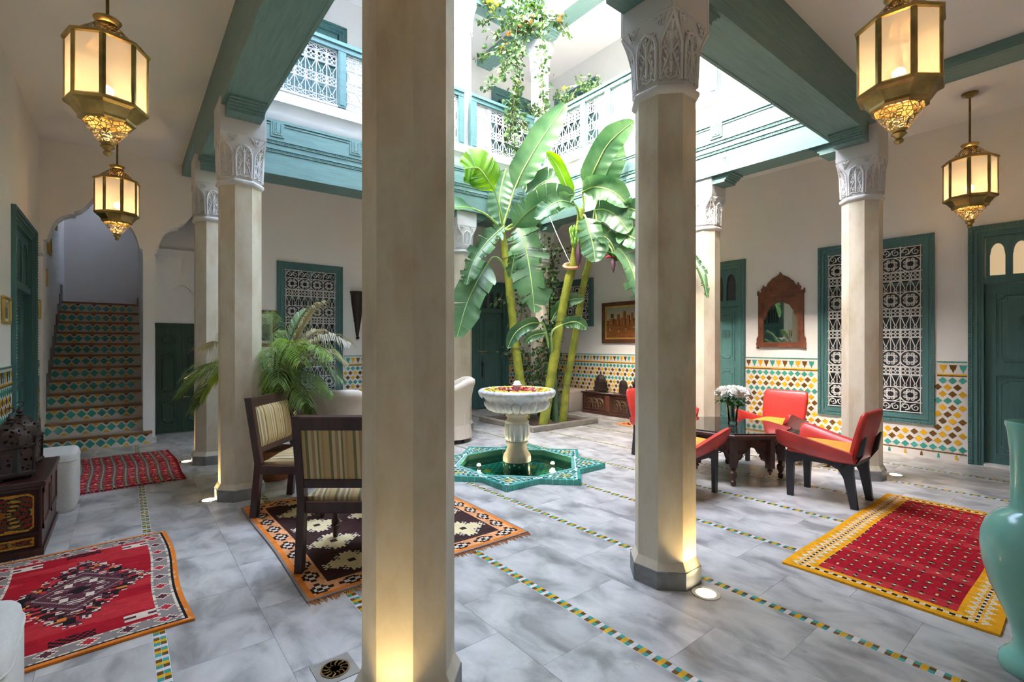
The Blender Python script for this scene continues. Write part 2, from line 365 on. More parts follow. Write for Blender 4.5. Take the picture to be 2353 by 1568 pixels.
def grid_mesh(name, nx, ny, w, h, fn, mat, zfn=None, thick=0.012, jit=0.0):
    """flat woven or painted piece lying in XY, centred; fn(i, j) -> colour for each cell"""
    vs = []; fs = []; cols = []
    for j in range(ny + 1):
        for i in range(nx + 1):
            x = (i / nx - .5) * w; y = (j / ny - .5) * h; z = thick
            if zfn: x, y, z = zfn(x, y, thick)
            vs.append((x, y, z))
    for j in range(ny):
        for i in range(nx):
            a = j * (nx + 1) + i; fs.append((a, a + 1, a + nx + 2, a + nx + 1)); cols.append(fn(i, j))
    edge = [i for i in range(nx + 1)] + [j*(nx+1) + nx for j in range(1, ny + 1)] + [ny*(nx+1) + i for i in range(nx - 1, -1, -1)] + [j*(nx+1) for j in range(ny - 1, 0, -1)]
    o = len(vs); vs += [(vs[e][0], vs[e][1], vs[e][2] - thick + .0005) for e in edge]; m = len(edge)
    for k in range(m):
        q = (k + 1) % m; fs.append((edge[k], o + k, o + q, edge[q])); e = edge[k]
        ci = min(e % (nx + 1), nx - 1); cj = min(e // (nx + 1), ny - 1); cols.append(fn(ci, cj))
    me = bpy.data.meshes.new(name); me.from_pydata(vs, [], fs); me.update()
    at = me.attributes.new('Col', 'FLOAT_COLOR', 'CORNER'); buf = []
    for p, c in zip(me.polygons, cols): buf += [c[0], c[1], c[2], 1.0] * p.loop_total
    at.data.foreach_set('color', buf); me.materials.append(MAT[mat]); me.shade_smooth()
    me.set_sharp_from_angle(angle=math.radians(50))
    return me
def clip(poly, a, b, c, keep_in=True):
    """part of a convex polygon with a*x + b*y <= c (or >=)"""
    s = 1 if keep_in else -1; out = []
    for k in range(len(poly)):
        p, q = poly[k], poly[(k + 1) % len(poly)]; dp = s * (a*p[0] + b*p[1] - c); dq = s * (a*q[0] + b*q[1] - c)
        if dp <= 0: out.append(p)
        if dp * dq < 0:
            t = dp / (dp - dq); out.append((p[0] + (q[0]-p[0])*t, p[1] + (q[1]-p[1])*t))
    return out
# ------------------------------------------------------------------ the building: floor
XL, XR, YB, YF, ZC, UF, UC, TOP = -0.81, 7.42, 8.22, -0.80, 3.86, 4.33, 7.20, 7.72
FC = (3.39, 4.15); STAR_R = .96; POOL_R = .645
def tz(x): return .012 * (x - .8)
def lift(x, y, z): return (x, y, z + tz(x))
pool_poly = ngon(8, POOL_R, math.pi / 8, FC)
pool_edges = []
for k in range(8):
    p, q = pool_poly[k], pool_poly[(k + 1) % 8]; nx, ny = q[1] - p[1], -(q[0] - p[0]); l = math.hypot(nx, ny)
    pool_edges.append((nx / l, ny / l, (nx*p[0] + ny*p[1]) / l))
def minus_pool(poly):
    rest = poly; out = []
    for a, b, c in pool_edges:
        o = clip(rest, a, b, c, False); rest = clip(rest, a, b, c, True)
        if len(o) > 2: out.append(o)
        if len(rest) < 3: break
    return out
fl = MB()
for pc in minus_pool([(XL, YF), (XR, YF), (XR, YB + .4), (XL, YB + .4)]): fl.prism(pc, -.20, -.012)
floor = tag(obj('floor', fl, 'mortar'), 'grey marble slab floor crossed by thin mosaic strips', 'floor', kind='structure')
SX = [.128 + .826 * k for k in range(-1, 9)]; SH = .026
# slabs: two per bay between the strips, laid in a staggered bond
bounds = []
edges = [XL] + sum([[s - SH, s + SH] for s in SX], []) + [XR]
for a, b in zip(edges[::2], edges[1::2]):
    if b - a > .5: bounds += [(a, (a + b) / 2), ((a + b) / 2, b)]
    elif b - a > .02: bounds.append((a, b))
for n, (a, b) in enumerate(bounds):
    y = YF + (.17 if n % 2 else -.135)
    while y < YB:
        y0, y1 = max(y, YF), min(y + .61, YB)
        if y1 - y0 > .05:
            g = .0006; poly = [(a + g, y0 + g), (b - g, y0 + g), (b - g, y1 - g), (a + g, y1 - g)]; mb = MB()
            near = math.hypot((a + b)/2 - FC[0], (y0 + y1)/2 - FC[1]) < 1.3
            for pc in (minus_pool(poly) if near else [poly]): mb.prism(pc, -.012, 0)
            if mb.v: obj('marble_slab', mb, 'floor_marble', floor)
        y += .61
# mosaic strips: two rows of 24 mm tiles
T = .0243; tile_me = {}
for c in ('tile_teal', 'tile_yellow', 'tile_brown', 'tile_white'):
    tile_me[c] = MB().box(-T/2 + .0009, -T/2 + .0009, -.011, T/2 - .0009, T/2 - .0009, .0006).mesh('tile'); tile_me[c].materials.append(MAT[c])
cand = []
seqA = ('tile_brown', 'tile_yellow', 'tile_teal', 'tile_white'); seqB = ('tile_teal', 'tile_yellow', 'tile_brown', 'tile_white')
fx, fy = math.sin(YAW), math.cos(YAW)
for k, s in enumerate(SX):
    n = int((YB - YF) / T)
    for j in range(n):
        y = YB - (j + .5) * T
        for r, sq in ((-1, seqA), (1, seqB)):
            x = s + r * T / 2
            if math.hypot(x - FC[0], y - FC[1]) < .78: continue
            d = x*fx + y*fy; lat = x*fy - y*fx
            seen = d > .9 and abs(lat / d) < 1.07 and EYE / d < .72
            cand.append((d if seen else 99, x, y, sq[(j + k * 3) % 4]))
cand.sort()
chosen = [c for c in cand[:1400] if c[0] < 99 and not ((-.63 < c[1] < .25 and 2.8 < c[2] < 4.26) or (.75 < c[1] < 2.27 and 2.62 < c[2] < 4.48) or (3.15 < c[1] < 5.3 and .33 < c[2] < 1.29) or math.hypot(c[1] - .85, c[2] - 1.69) < .25 or (c[1] < -.3 and c[2] < 2.4))][:300]
keep = {(c[1], c[2]) for c in chosen}
for d, x, y, c in chosen: obj('strip_tile', tile_me[c], None, floor, (x, y, 0))
rest = {c: MB() for c in tile_me}
for d, x, y, c in cand:
    if (x, y) not in keep: rest[c].box(x - T/2 + .0009, y - T/2 + .0009, -.011, x + T/2 - .0009, y + T/2 - .0009, .0006)
for c in rest: tag(obj('strip_tile_run', rest[c], c, floor), kind='stuff')
st = MB()
for s in SX:
    if abs(s - FC[0]) < .6: st.box(s - SH, YF, -.012, s + SH, FC[1] - .66, -.0006).box(s - SH, FC[1] + .66, -.012, s + SH, YB, -.0006)
    else: st.box(s - SH, YF, -.012, s + SH, YB, -.0006)
obj('strip_grout', st, 'grout', floor)

# ------------------------------------------------------------------ walls with openings
def wall(name, axis, p0, p1, a0, a1, z0, z1, holes, mat='plaster', label=None):
    mb = MB(); us = sorted({a0, a1, *[min(max(h[k], a0), a1) for h in holes for k in (0, 1)]})
    for u0, u1 in zip(us, us[1:]):
        if u1 - u0 < 1e-6: continue
        zs = [(z0, z1)]
        for h in holes:
            if h[0] < u1 - 1e-6 and h[1] > u0 + 1e-6:
                nz = []
                for s, e in zs:
                    if h[2] > s: nz.append((s, min(e, h[2])))
                    if h[3] < e: nz.append((max(s, h[3]), e))
                zs = [q for q in nz if q[1] - q[0] > 1e-6]
        for s, e in zs:
            if axis == 'x': mb.box(p0, u0, s, p1, u1, e)
            else: mb.box(u0, p0, s, u1, p1, e)
    q0, q1 = (p1, p1 + .06) if name in ('wall_right', 'wall_back') else (p0 - .06, p0)
    mb.box(q0, a0, z0, q1, a1, z1) if axis == 'x' else mb.box(a0, q0, z0, a1, q1, z1)      # added backing sheet, keeps sky light from leaking in round doors and windows
    return tag(obj(name, mb, mat), label or 'white plastered wall', 'wall', kind='structure')
D_R, W_R, D_RM, W_RF, UW_R = (.06, 1.055, 0, 2.655), (1.345, 2.562, .395, 2.65), (3.56, 4.66, 0, 2.645), (6.63, 7.95, 1.70, 2.69), (6.50, 7.75, 4.95, 6.72)
W_B, D_B, UD_B1, UD_B2 = (1.866, 2.889, .39, 2.645), (5.10, 6.46, 0, 2.645), (6.02, 7.12, UF, 6.77), (1.90, 2.96, UF, 6.70)
D_L = (6.34, 7.77, 0, 2.635)
def inset(h, m=.10, floor_=True): return (h[0] + m, h[1] - m, h[2] if (floor_ and h[2] in (0, UF)) else h[2] + m, h[3] - m)
wall_right = wall('wall_right', 'x', XR, XR + .25, YF - .25, YB + .25, 0, TOP, [inset(h) for h in (D_R, W_R, D_RM, W_RF, UW_R)], label='white wall with mirror and grille windows above a tiled dado')
wall_back = wall('wall_back', 'y', YB, YB + .25, 1.29, XR, 0, TOP, [inset(h) for h in (W_B, D_B, UD_B1, UD_B2)], label='white back wall behind the banana plants and palm')
wall_left = wall('wall_left', 'x', XL - .25, XL, YF - .25, 11.6, 0, TOP, [inset(D_L)], label='white wall with framed pictures beside the stairs')
wall_front = wall('wall_front', 'y', YF - .25, YF, XL, XR, 0, TOP, [], label='white wall behind the viewer')
# wall of two lobed arches in front of the stairs and the green cupboard
def arch_profile(x0, x1, zs, za, n=26):
    half = [(0, 0), (.07, .02), (.09, .09), (.13, .22), (.22, .40), (.34, .50), (.50, .56), (.58, .565), (.585, .62), (.70, .67), (.82, .78), (.92, .90), (1, 1)]
    c = (x0 + x1) / 2; w = (x1 - x0) / 2
    L = [(x0 + w*a, zs + (za - zs)*b) for a, b in half]
    return L + [(2*c - x, z) for x, z in reversed(L[:-1])]
aw = MB(); AT = .28
def arch_strip(prof, top):
    for (xa, za), (xb, zb) in zip(prof, prof[1:]):
        if xb - xa < 1e-4: xb = xa + 1e-4
        aw.extr([(xa, YB, za), (xb, YB, zb), (xb, YB, top), (xa, YB, top)], (0, AT, 0))
arch_strip(arch_profile(-.775, .20, 2.62, 3.26), ZC); arch_strip(arch_profile(.33, 1.27, 2.62, 3.26), ZC)
aw.box(XL, YB, 0, -.775, YB + AT, ZC); aw.box(1.27, YB, 0, 1.29, YB + AT, ZC); aw.box(.20, YB, 2.62, .33, YB + AT, ZC)
aw.box(XL, YB, ZC, 1.29, YB + AT, TOP)
tag(obj('wall_arches', aw, 'plaster'), 'white wall with two scalloped arches in front of the stairs', 'wall', kind='structure')
pier = MB().box(.20, YB, 0, .33, YB + AT, 2.62)
for z, y in ((2.62, 0),): pier.box(.195, YB - .005, 2.55, .335, YB + AT, 2.62)
pw = tag(obj('wall_pier', pier, 'plaster'), 'slim white pier between the two arches', 'pier', kind='structure')
obj('plinth', MB().box(.185, YB - .02, 0, .345, YB + AT + .01, .075), 'white_marble', pw)
# alcove with cupboard
al = MB(); al.box(.33, YB + .62, 0, 1.30, YB + .80, ZC).box(1.27, YB + AT, 0, 1.37, YB + .62, ZC).box(.20, YB + AT, 0, .33, 11.3, ZC)
al.box(.33, YB + AT, ZC - .1, 1.3, YB + .62, ZC)
obj_al = tag(obj('wall_alcove', al, 'plaster'), 'dim white alcove holding the dark green double door', 'wall', kind='structure')
# shallow pointed niche over the double door
nic = MB(); ax = [(.36 + .64 * k / 16) for k in range(17)]
def nz(x): t = abs(x - .68) / .32; return 1.80 + .40 * (1 - t ** 1.7) + (.03 * (1 - t) if t < 1 else 0)
for a, b in zip(ax, ax[1:]): nic.extr([(a, YB + .555, nz(a)), (b, YB + .555, nz(b)), (b, YB + .555, 2.75), (a, YB + .555, 2.75)], (0, .07, 0))
nic.box(1.0, YB + .555, 1.66, 1.27, YB + .62, 2.75).box(.33, YB + .555, 1.66, .36, YB + .62, 2.75)
obj('niche_surround', nic, 'plaster', obj_al)
al_floor = obj('alcove_floor', MB().box(.2, YB, -.05, 1.30, YB + .62, 0), 'floor_marble', floor)
# ceilings: ring slabs around the open court
def ring(z0, z1, ix0, ix1, iy0, iy1, mb=None, e=0.0):
    mb = mb or MB()
    return mb.box(XL, YF, z0, XR, iy0, z1).box(XL, iy1, z0, XR, YB, z1).box(XL, iy0, z0, ix0, iy1, z1).box(ix1, iy0, z0, XR, iy1, z1)
IX0, IX1, IY0, IY1 = .955, 5.655, 1.845, 6.26
tag(obj('ceiling', ring(ZC, 4.16, IX0 - .03, IX1 + .03, IY0 - .03, IY1 + .03), 'ceiling_paint'), 'plain white gallery ceiling around the open court', 'ceiling', kind='structure')
tag(obj('ceiling_upper', ring(UC, UC + .25, IX0 - .03, IX1 + .03, IY0 - .03, IY1 + .03), 'ceiling_paint'), 'white ceiling of the upper gallery', 'ceiling', kind='structure')
# upper gallery floor edge with hollow white cornice
co = MB(); prof = [(0, 4.0), (.012, 4.02), (.02, 4.08), (.04, 4.14), (.075, 4.19), (.085, 4.20), (.085, 4.325), (-.3, 4.33), (-.3, 4.0)]
def run_profile(mb, prof, x0, x1, y0, y1):      # profile (inward offset, z) run round the court opening
    r = [[(x0 + o, y0 + o, z), (x1 - o, y0 + o, z), (x1 - o, y1 - o, z), (x0 + o, y1 - o, z)] for o, z in prof]
    n = len(r)
    for c in range(4):
        d = (c + 1) % 4
        mb.add([p[c] for p in r] + [p[d] for p in r], [(k, k + 1, n + k + 1, n + k) for k in range(n - 1)] + [(n - 1, 0, n, 2*n - 1)])
run_profile(co, prof, IX0, IX1, IY0, IY1)
tag(obj('trim_1', co.tilt(lift), 'gypsum', smooth=30), 'white hollow cornice under the upper balustrade', 'cornice', kind='structure')
uf = ring(4.16, UF, IX0 - .03, IX1 + .03, IY0 - .03, IY1 + .03)
tag(obj('floor_upper', uf, 'plaster'), 'upper gallery floor around the court', 'floor', kind='structure')
co2 = MB(); run_profile(co2, [(-.02, 7.62), (.05, 7.66), (.05, 7.69), (-.02, TOP), (-.35, TOP), (-.35, 7.45), (-.02, 7.45)], IX0, IX1, IY0, IY1)
tag(obj('trim_2', co2, 'gypsum'), 'white parapet around the open roof', 'parapet', kind='structure')

# ------------------------------------------------------------------ columns
COLS = {'near_corner': (.85, 1.69), 'near_middle': (2.465, 1.655), 'right_near': (5.86, 1.63), 'right_middle': (5.85, 3.32), 'left_middle': (.805, 4.87), 'back_left': (.78, 6.48), 'back_middle': (4.15, 6.48), 'back_right': (5.84, 6.50)}
def capital_mesh():
    mb = MB(); W0, W1 = .322, .348; H0, H1 = .055, .42      # local z, ring below, square block above
    rings = []
    for w, z in ((.318, 0), (.345, .012), (.358, .022), (.358, .038), (.335, .05), (.322, .055)): rings.append([(x, y, z) for x, y in octo(w)])
    def sect(t):
        w = W0 + (W1 - W0) * t; c0 = W0 * .2929; k = 0 if t < .55 else ((t - .55) / .45) ** 1.5
        ch = c0 * (1 - k) + .004 * k; h = w / 2
        return h, ch
    for i in range(9):
        t = i / 8; h, ch = sect(t); z = H0 + (H1 - H0) * t
        rings.append([(h, -h + ch, z), (h, h - ch, z), (h - ch, h, z), (-h + ch, h, z), (-h, h - ch, z), (-h, -h + ch, z), (-h + ch, -h, z), (h - ch, -h, z)])
    mb.loft(rings)
    base = mb.mesh('capital', 40)
    rel = MB()
    def P(face, s, t, out=.004):      # point on a face: s -1..1 across, t 0..1 up
        h, ch = sect(min(max(t, 0), 1)); z = H0 + (H1 - H0) * t
        if face % 2 == 0: a = Vector((h + out, (h - ch) * s, z))
        else:
            p = Vector((h, h - ch, z)); q = Vector((h - ch, h, z)); a = p.lerp(q, (s + 1) / 2) + Vector((.7071, .7071, 0)) * out
        return Matrix.Rotation(math.pi / 2 * (face // 2), 3, 'Z') @ a
    def line(face, pts, r=.0042, n=11): 
        q = bez([(p[0], p[1], 0) for p in pts], n); rel.tube([P(face, v.x, v.y, .005) for v in q], r * 1.6, 5)
    def leaf(face, s, t, ls, lt, r=.006):
        rel.tube([P(face, s - ls, t - lt, .001), P(face, s, t, .008), P(face, s + ls, t + lt, .001)], [.001, r * 1.25, .001], 5)
    for f in range(8):
        top = .80 if f % 2 == 0 else .97; wd = .86
        for sg in (-1, 1):
            line(f, [(sg*wd, .05), (sg*wd, .45), (sg*.80, top*.72), (sg*.45, top*.9), (0, top)], .0065, 14)
            line(f, [(sg*.82, .06), (sg*.55, .26), (sg*.16, .44), (sg*.08, .62), (sg*.30, .74), (sg*.5, .66)])
            line(f, [(sg*.15, .46), (sg*.5, .56), (sg*.8, .50), (sg*.82, .40)])
            line(f, [(0, .16), (sg*.35, .22), (sg*.42, .12), (sg*.2, .07)]); line(f, [(0, .07), (sg*.5, .10), (sg*.78, .05)])
            for s, t, a, b in ((.42, .46, .16, .05), (.55, .36, .12, .06), (.45, .72, .14, .05), (.25, .84*top/.8 if f % 2 == 0 else .86, .12, .06), (.58, .60, .1, .05), (.28, .16, .14, .04), (.6, .2, .1, .05)):
                leaf(f, sg*s, min(t, top - .05), sg*a, b, .007); leaf(f, sg*s*.8, min(t, top - .06) - .04, -sg*a*.6, b, .005)
        line(f, [(0, .1), (0, .4), (0, top - .1)], .006, 6)
        for t in (.12, .30, .62, .74): leaf(f, 0, t, 0, .05, .009)
        if f % 2 == 0:
            for sg in (-1, 1):
                for k in range(3): line(f, [(sg*(.3 + .22*k), .99), (sg*(.5 + .17*k), .93 - .03*k), (sg*(.62 + .12*k), .86 - .02*k)], .004, 5)
                leaf(f, sg*.62, .93, sg*.2, .03, .008)
    rm = rel.mesh('carved_relief'); base.materials.append(MAT['gypsum']); rm.materials.append(MAT['gypsum'])
    return base, rm
cap_me, relief_me = capital_mesh()
sh = MB().loft([[(x, y, z) for x, y in octo(w)] for w, z in ((.368, 0), (.322, .045), (.32, .06), (.318, 2.61))]); shaft_me = sh.mesh('shaft'); shaft_me.materials.append(MAT['tadelakt'])
pl_me = MB().loft([[(x, y, z) for x, y in octo(w)] for w, z in ((.374, 0), (.374, .095), (.366, .10))]).mesh('plinth'); pl_me.materials.append(MAT['grey_stone'])
ab = MB().loft([[(a*w/2, b*w/2, z) for a, b in ((-1,-1),(1,-1),(1,1),(-1,1))] for w, z in ((.350, 0), (.354, .004), (.354, .30))])
for r in range(4):      # incised border on each face of the block
    o = len(ab.v); ab.box(-.161, -.1785, .012, .161, -.1765, .016).box(-.161, -.1785, .012, -.157, -.1765, .3).box(.157, -.1785, .012, .161, -.1765, .3); ab.xf(Matrix.Rotation(r*math.pi/2, 4, 'Z'), o)
abacus_me = ab.mesh('abacus'); abacus_me.materials.append(MAT['gypsum'])
CLAB = {'near_corner': 'large pale octagonal column nearest the viewer, lit yellow near its foot', 'near_middle': 'pale octagonal column with carved white capital right of the fountain', 'right_near': 'pale column in front of the tall grille window beside the red chair', 'right_middle': 'pale column half hidden behind the flower vase and glass table', 'left_middle': 'pale octagonal column standing before the palm fronds', 'back_left': 'pale column at the far left in front of the dark green cupboard doors', 'back_middle': 'pale column behind the drooping banana leaf beside the green double door', 'back_right': 'pale corner column overgrown with ivy behind the banana stems'}
def column(x, y, dz, lab, name='column', grp='octagonal courtyard columns'):
    t = thing(name, lab, 'column', (x, y, 0), group=grp)
    obj('plinth', pl_me, None, t); s = obj('shaft', shaft_me, None, t, (0, 0, .10)); s.scale.z = (2.61 + dz) / 2.61
    c = obj('capital', cap_me, None, t, (0, 0, 2.71 + dz)); obj('carved_relief', relief_me, None, c)
    obj('abacus', abacus_me, None, t, (0, 0, 3.13 + dz)); return t
for k, (x, y) in COLS.items(): column(x, y, tz(x), CLAB[k])
# upper storey columns that rise over the balustrade
upw = MB().loft([[(x, y, z) for x, y in octo(w)] for w, z in ((.33, 0), (.33, .06), (.31, .08), (.308, 1.90))]); upw_me = upw.mesh('shaft'); upw_me.materials.append(MAT['gypsum'])
for k, lab in (('back_middle', 'white upper column over the balustrade left of the hanging vine'), ('back_right', 'white upper corner column behind the hanging vine'), ('right_middle', 'white sunlit upper column behind the near carved capital')):
    x, y = COLS[k]; t = thing('upper_column', lab, 'column', (x, y, UF), group='upper gallery columns')
    obj('shaft', upw_me, None, t); c = obj('capital', cap_me, None, t, (0, 0, 1.88)); obj('carved_relief', relief_me, None, c); obj('abacus', abacus_me, None, t, (0, 0, 2.30))

# ------------------------------------------------------------------ painted timber beams round the court
def rope(mb, a, b, r=.011, pitch=.026):         # twisted moulding as slanted beads along a line
    a, b = Vector(a), Vector(b); d = b - a; n = max(2, int(d.length / pitch)); u = d / n; t = u.normalized()
    up = Vector((0, 0, 1)) if abs(t.z) < .9 else Vector((1, 0, 0)); s = t.cross(up).normalized(); w = s.cross(t)
    for i in range(n):
        c = a + u * (i + .5); ax = (t * 1.0 + w * .9).normalized() * r * 1.25; q = ax.cross(s).normalized() * r * .62
        mb.add([tuple(c - ax), tuple(c - q), tuple(c + ax), tuple(c + q), tuple(c + s * r * .7), tuple(c - s * r * .7)], [(0,1,4),(1,2,4),(2,3,4),(3,0,4),(1,0,5),(2,1,5),(3,2,5),(0,3,5)])
    return mb
def corbel(mb, cx, cy, dx, dy, z, w=.27, L=.25, h=.098):
    """moulded bracket under a beam, pointing away from a column along (dx, dy)"""
    e = .175 + L; pts = [(.175, z), (e, z), (e, z - .020), (e - .030, z - .020), (e - .030, z - .034), (e - .045, z - .040), (e - .045, z - .054), (e - .075, z - .054), (e - .075, z - .068), (e - .095, z - .075), (e - .095, z - h), (.175, z - h)]
    sx, sy = -dy * w / 2, dx * w / 2
    mb.extr([(cx + dx*o - sx, cy + dy*o - sy, zz) for o, zz in pts], (2*sx, 2*sy, 0))
def beam(name, label, axis, lo, hi, c0, c1, zb, zt, inner, mat, frieze_top, ext=None, brackets=(), tilt=True, n_tab=5):
    t = thing(name, label, 'beam'); fn = lift if tilt else (lambda x, y, z: (x, y, z))
    mb = MB().box(c0, lo, zb, c1, hi, zt) if axis == 'y' else MB().box(lo, c0, zb, hi, c1, zt)
    obj('timber', mb.tilt(fn), mat, t)
    if ext:
        m2 = MB()
        for a, b in ext: m2.box(c0, a, zt - .15, c1, b, zt) if axis == 'y' else m2.box(a, c0, zt - .15, b, c1, zt)
        obj('extension', m2.tilt(fn), mat, t)
    for cx, cy, dx, dy in brackets:
        m3 = MB(); corbel(m3, cx, cy, dx, dy, zb + .002); obj('bracket', m3.tilt(fn), mat, t)
    # carved board facing the court
    s = 1 if inner > (c0 + c1) / 2 else -1
    face = inner
    def B(mb, a0, a1, z0, z1, d0, d1):
        p, q = sorted((inner + s*d0, inner + s*d1))
        return mb.box(p, a0, z0, q, a1, z1) if axis == 'y' else mb.box(a0, p, z0, a1, q, z1)
    fb = B(MB(), lo, hi, zb - .004, frieze_top, -.02, .006); obj('frieze_board', fb.tilt(fn), mat, t)
    inner = face + s*.006; mo = MB(); B(mo, lo, hi, frieze_top - .03, frieze_top, 0, .014); B(mo, lo, hi, frieze_top - .062, frieze_top - .046, 0, .008)
    obj('top_moulding', mo.tilt(fn), mat, t)
    for z in (frieze_top - .365, frieze_top - .262):
        r = MB(); P0, P1 = ((inner + s*.002, lo, z), (inner + s*.002, hi, z)) if axis == 'y' else ((lo, inner + s*.002, z), (hi, inner + s*.002, z))
        rope(r, P0, P1, .013, .03); B(r, lo, hi, z + .016, z + .022, 0, .011); B(r, lo, hi, z - .022, z - .016, 0, .011); obj('rope_moulding', r.tilt(fn), mat, t)
    n = n_tab
    for k in range(n):
        a = lo + (hi - lo) * (k + .5) / n; m4 = MB()
        B(m4, a - .075, a + .075, frieze_top - .20, frieze_top - .03, 0, .012); B(m4, a - .052, a + .052, frieze_top - .175, frieze_top - .03, .012, .02); B(m4, a - .012, a + .012, frieze_top - .155, frieze_top - .03, .02, .027)
        for q in (-.033, .033):
            P0, P1 = ((inner + s*.022, a + q, frieze_top - .165), (inner + s*.022, a + q, frieze_top - .04)) if axis == 'y' else ((a + q, inner + s*.022, frieze_top - .165), (a + q, inner + s*.022, frieze_top - .04))
            rope(m4, P0, P1, .008, .02)
        obj('pendant', m4.tilt(fn), mat, t)
    return t
ZB = 3.36
Cc = COLS
beam('timber_beam', 'long painted green beam over the left row of columns', 'y', IY0 - .32, IY1 + .4, .635, IX0, ZB, ZC, IX0, 'teal_y', 4.0, [(YF, IY0 - .32), (IY1 + .4, YB)], [(Cc['near_corner'][0] - .02, 1.69, 0, 1), (.80, 4.87, 0, -1), (.80, 4.87, 0, 1), (.79, 6.48, 0, -1)])
beam('timber_beam', 'painted green beam over the right row of columns catching sunlight', 'y', IY0 - .32, IY1 + .4, IX1, 5.985, ZB, ZC, IX1, 'teal_y', 4.0, [(YF, IY0 - .32), (IY1 + .4, YB)], [(5.83, 1.63, 0, 1), (5.83, 3.32, 0, -1), (5.83, 3.32, 0, 1), (5.83, 6.5, 0, -1)])
beam('timber_beam', 'painted green beam overhead between the two nearest columns', 'x', .955, IX1, 1.525, IY0, ZB, ZC, IY0, 'teal_x', 4.0, None, [(.85, 1.68, 1, 0), (2.465, 1.68, -1, 0), (2.465, 1.68, 1, 0), (5.86, 1.66, -1, 0)])
beam('timber_beam', 'pale blue-green beam with rope mouldings across the back of the court', 'x', .955, IX1, IY1, 6.66, ZB, ZC, IY1, 'teal_x', 4.0, None, [(.79, 6.46, 1, 0), (4.15, 6.46, -1, 0), (4.15, 6.46, 1, 0), (5.84, 6.46, -1, 0)])
beam('roof_beam', 'painted roof beam over the upper right gallery', 'y', IY0 - .32, IY1 + .4, IX1, 5.985, 6.83, UC, IX1, 'teal_y', 7.62, [(IY1 + .4, YB)], [(5.84, 6.5, 0, -1)], False)
beam('roof_beam', 'painted roof beam over the upper back gallery', 'x', .955, IX1, IY1, 6.66, 6.83, UC, IY1, 'teal_x', 7.62, None, [(4.15, 6.46, -1, 0), (4.15, 6.46, 1, 0), (5.84, 6.46, -1, 0)], False)
beam('roof_beam', 'painted roof beam over the upper left gallery, out of sight above', 'y', IY0 - .32, IY1 + .4, .635, IX0, 6.83, UC, IX0, 'teal_y', 7.62, None, (), False)
beam('roof_beam', 'painted roof beam over the upper near gallery, out of sight above', 'x', .955, IX1, 1.525, IY0, 6.83, UC, IY0, 'teal_x', 7.62, None, (), False)
# ------------------------------------------------------------------ iron grilles, windows and doors
IR = .006
def arc(cx, cz, r, a0, a1, n=9): return [(cx + r*math.cos(a0 + (a1-a0)*k/(n-1)), 0, cz + r*math.sin(a0 + (a1-a0)*k/(n-1))) for k in range(n)]
def spiral(cx, cz, r, a0, turns, n=14): return [(cx + r*(1 - .78*k/(n-1))*math.cos(a0 + TAU*turns*k/(n-1)), 0, cz + r*(1 - .78*k/(n-1))*math.sin(a0 + TAU*turns*k/(n-1))) for k in range(n)]
motifs = {}
def motif(kind, w, h, r=IR, mat='iron_white'):
    key = (kind, round(w, 3), round(h, 3))
    if key in motifs: return motifs[key]
    mb = MB()
    def T(p, rr=r, closed=False, n=4): mb.tube(p, rr, n, closed)
    if kind == 'ring':                        # wreath of eight curls inside four corner scrolls
        R = min(w, h) * .29
        for k in range(8):
            a = TAU * (k + .5) / 8; c = min(w, h) * .125
            T(spiral(R*math.cos(a)*w/min(w, h)*.98, R*math.sin(a)*1.05, c, a + math.pi*.75*(1 if k % 2 else -1), 1.7 * (1 if k % 2 else -1), 15), r*.8)
        for sx in (-1, 1):
            for sz in (-1, 1): T([(sx*w*.5, 0, sz*h*.16), (sx*w*.43, 0, sz*h*.32), (sx*w*.28, 0, sz*h*.44), (sx*w*.10, 0, sz*h*.5)], r)
    elif kind == 'cluster':                   # four small rings around a bar
        c = min(w * .25, h * .25)
        for sx in (-1, 1):
            for sz in (-1, 1): T(arc(sx*w*.22, sz*h*.22, c*.82, 0, TAU*8/9, 9), r*.9, True)
        T([(-w/2, 0, h*.46), (w/2, 0, h*.46)], r*.7); T([(-w/2, 0, -h*.46), (w/2, 0, -h*.46)], r*.7)
        for sx in (-1, 1): T([(sx*w*.46, 0, h*.5), (sx*w*.40, 0, h*.38), (sx*w*.47, 0, 0), (sx*w*.40, 0, -h*.38), (sx*w*.46, 0, -h*.5)], r*.7)
    elif kind == 'loop':                      # converging bars ending in a drop
        T([(-w*.44, 0, h*.5), (-w*.05, 0, -h*.18)] + arc(0, -h*.32, w*.15, math.pi*.72, math.pi*2.28, 9) + [(w*.05, 0, -h*.18), (w*.44, 0, h*.5)], r*.85)
    elif kind == 'scroll':                    # S scroll with two curls
        T(spiral(-w*.26, h*.05, h*.36, math.pi*1.5, 1.3), r*.9); T(spiral(w*.26, -h*.02, h*.36, math.pi*.5, 1.3), r*.9)
        T([(-w*.26, 0, -h*.31), (-w*.05, 0, -h*.2), (w*.05, 0, h*.2), (w*.26, 0, h*.34)], r*.9)
        T([(-w*.5, 0, -h*.3), (-w*.4, 0, h*.3), (-w*.2, 0, h*.46)], r*.7)
    elif kind == 'spray':                     # diagonal sprays with end curls, used on the balustrades
        for s in (-1, 1):
            T([(s*w*.46, 0, -h*.44), (-s*w*.30, 0, h*.30)], r*.8); T(arc(s*w*.40, h*.22*s, w*.12, 0, TAU*8/9, 8), r*.8, True)
    me = mb.mesh(kind + '_motif', 60); me.materials.append(MAT[mat]); motifs[key] = me; return me
NAMES = {'ring': 'wreath_motif', 'cluster': 'rosette_motif', 'loop': 'loop_motif', 'scroll': 'scroll_motif', 'spray': 'spray_motif'}
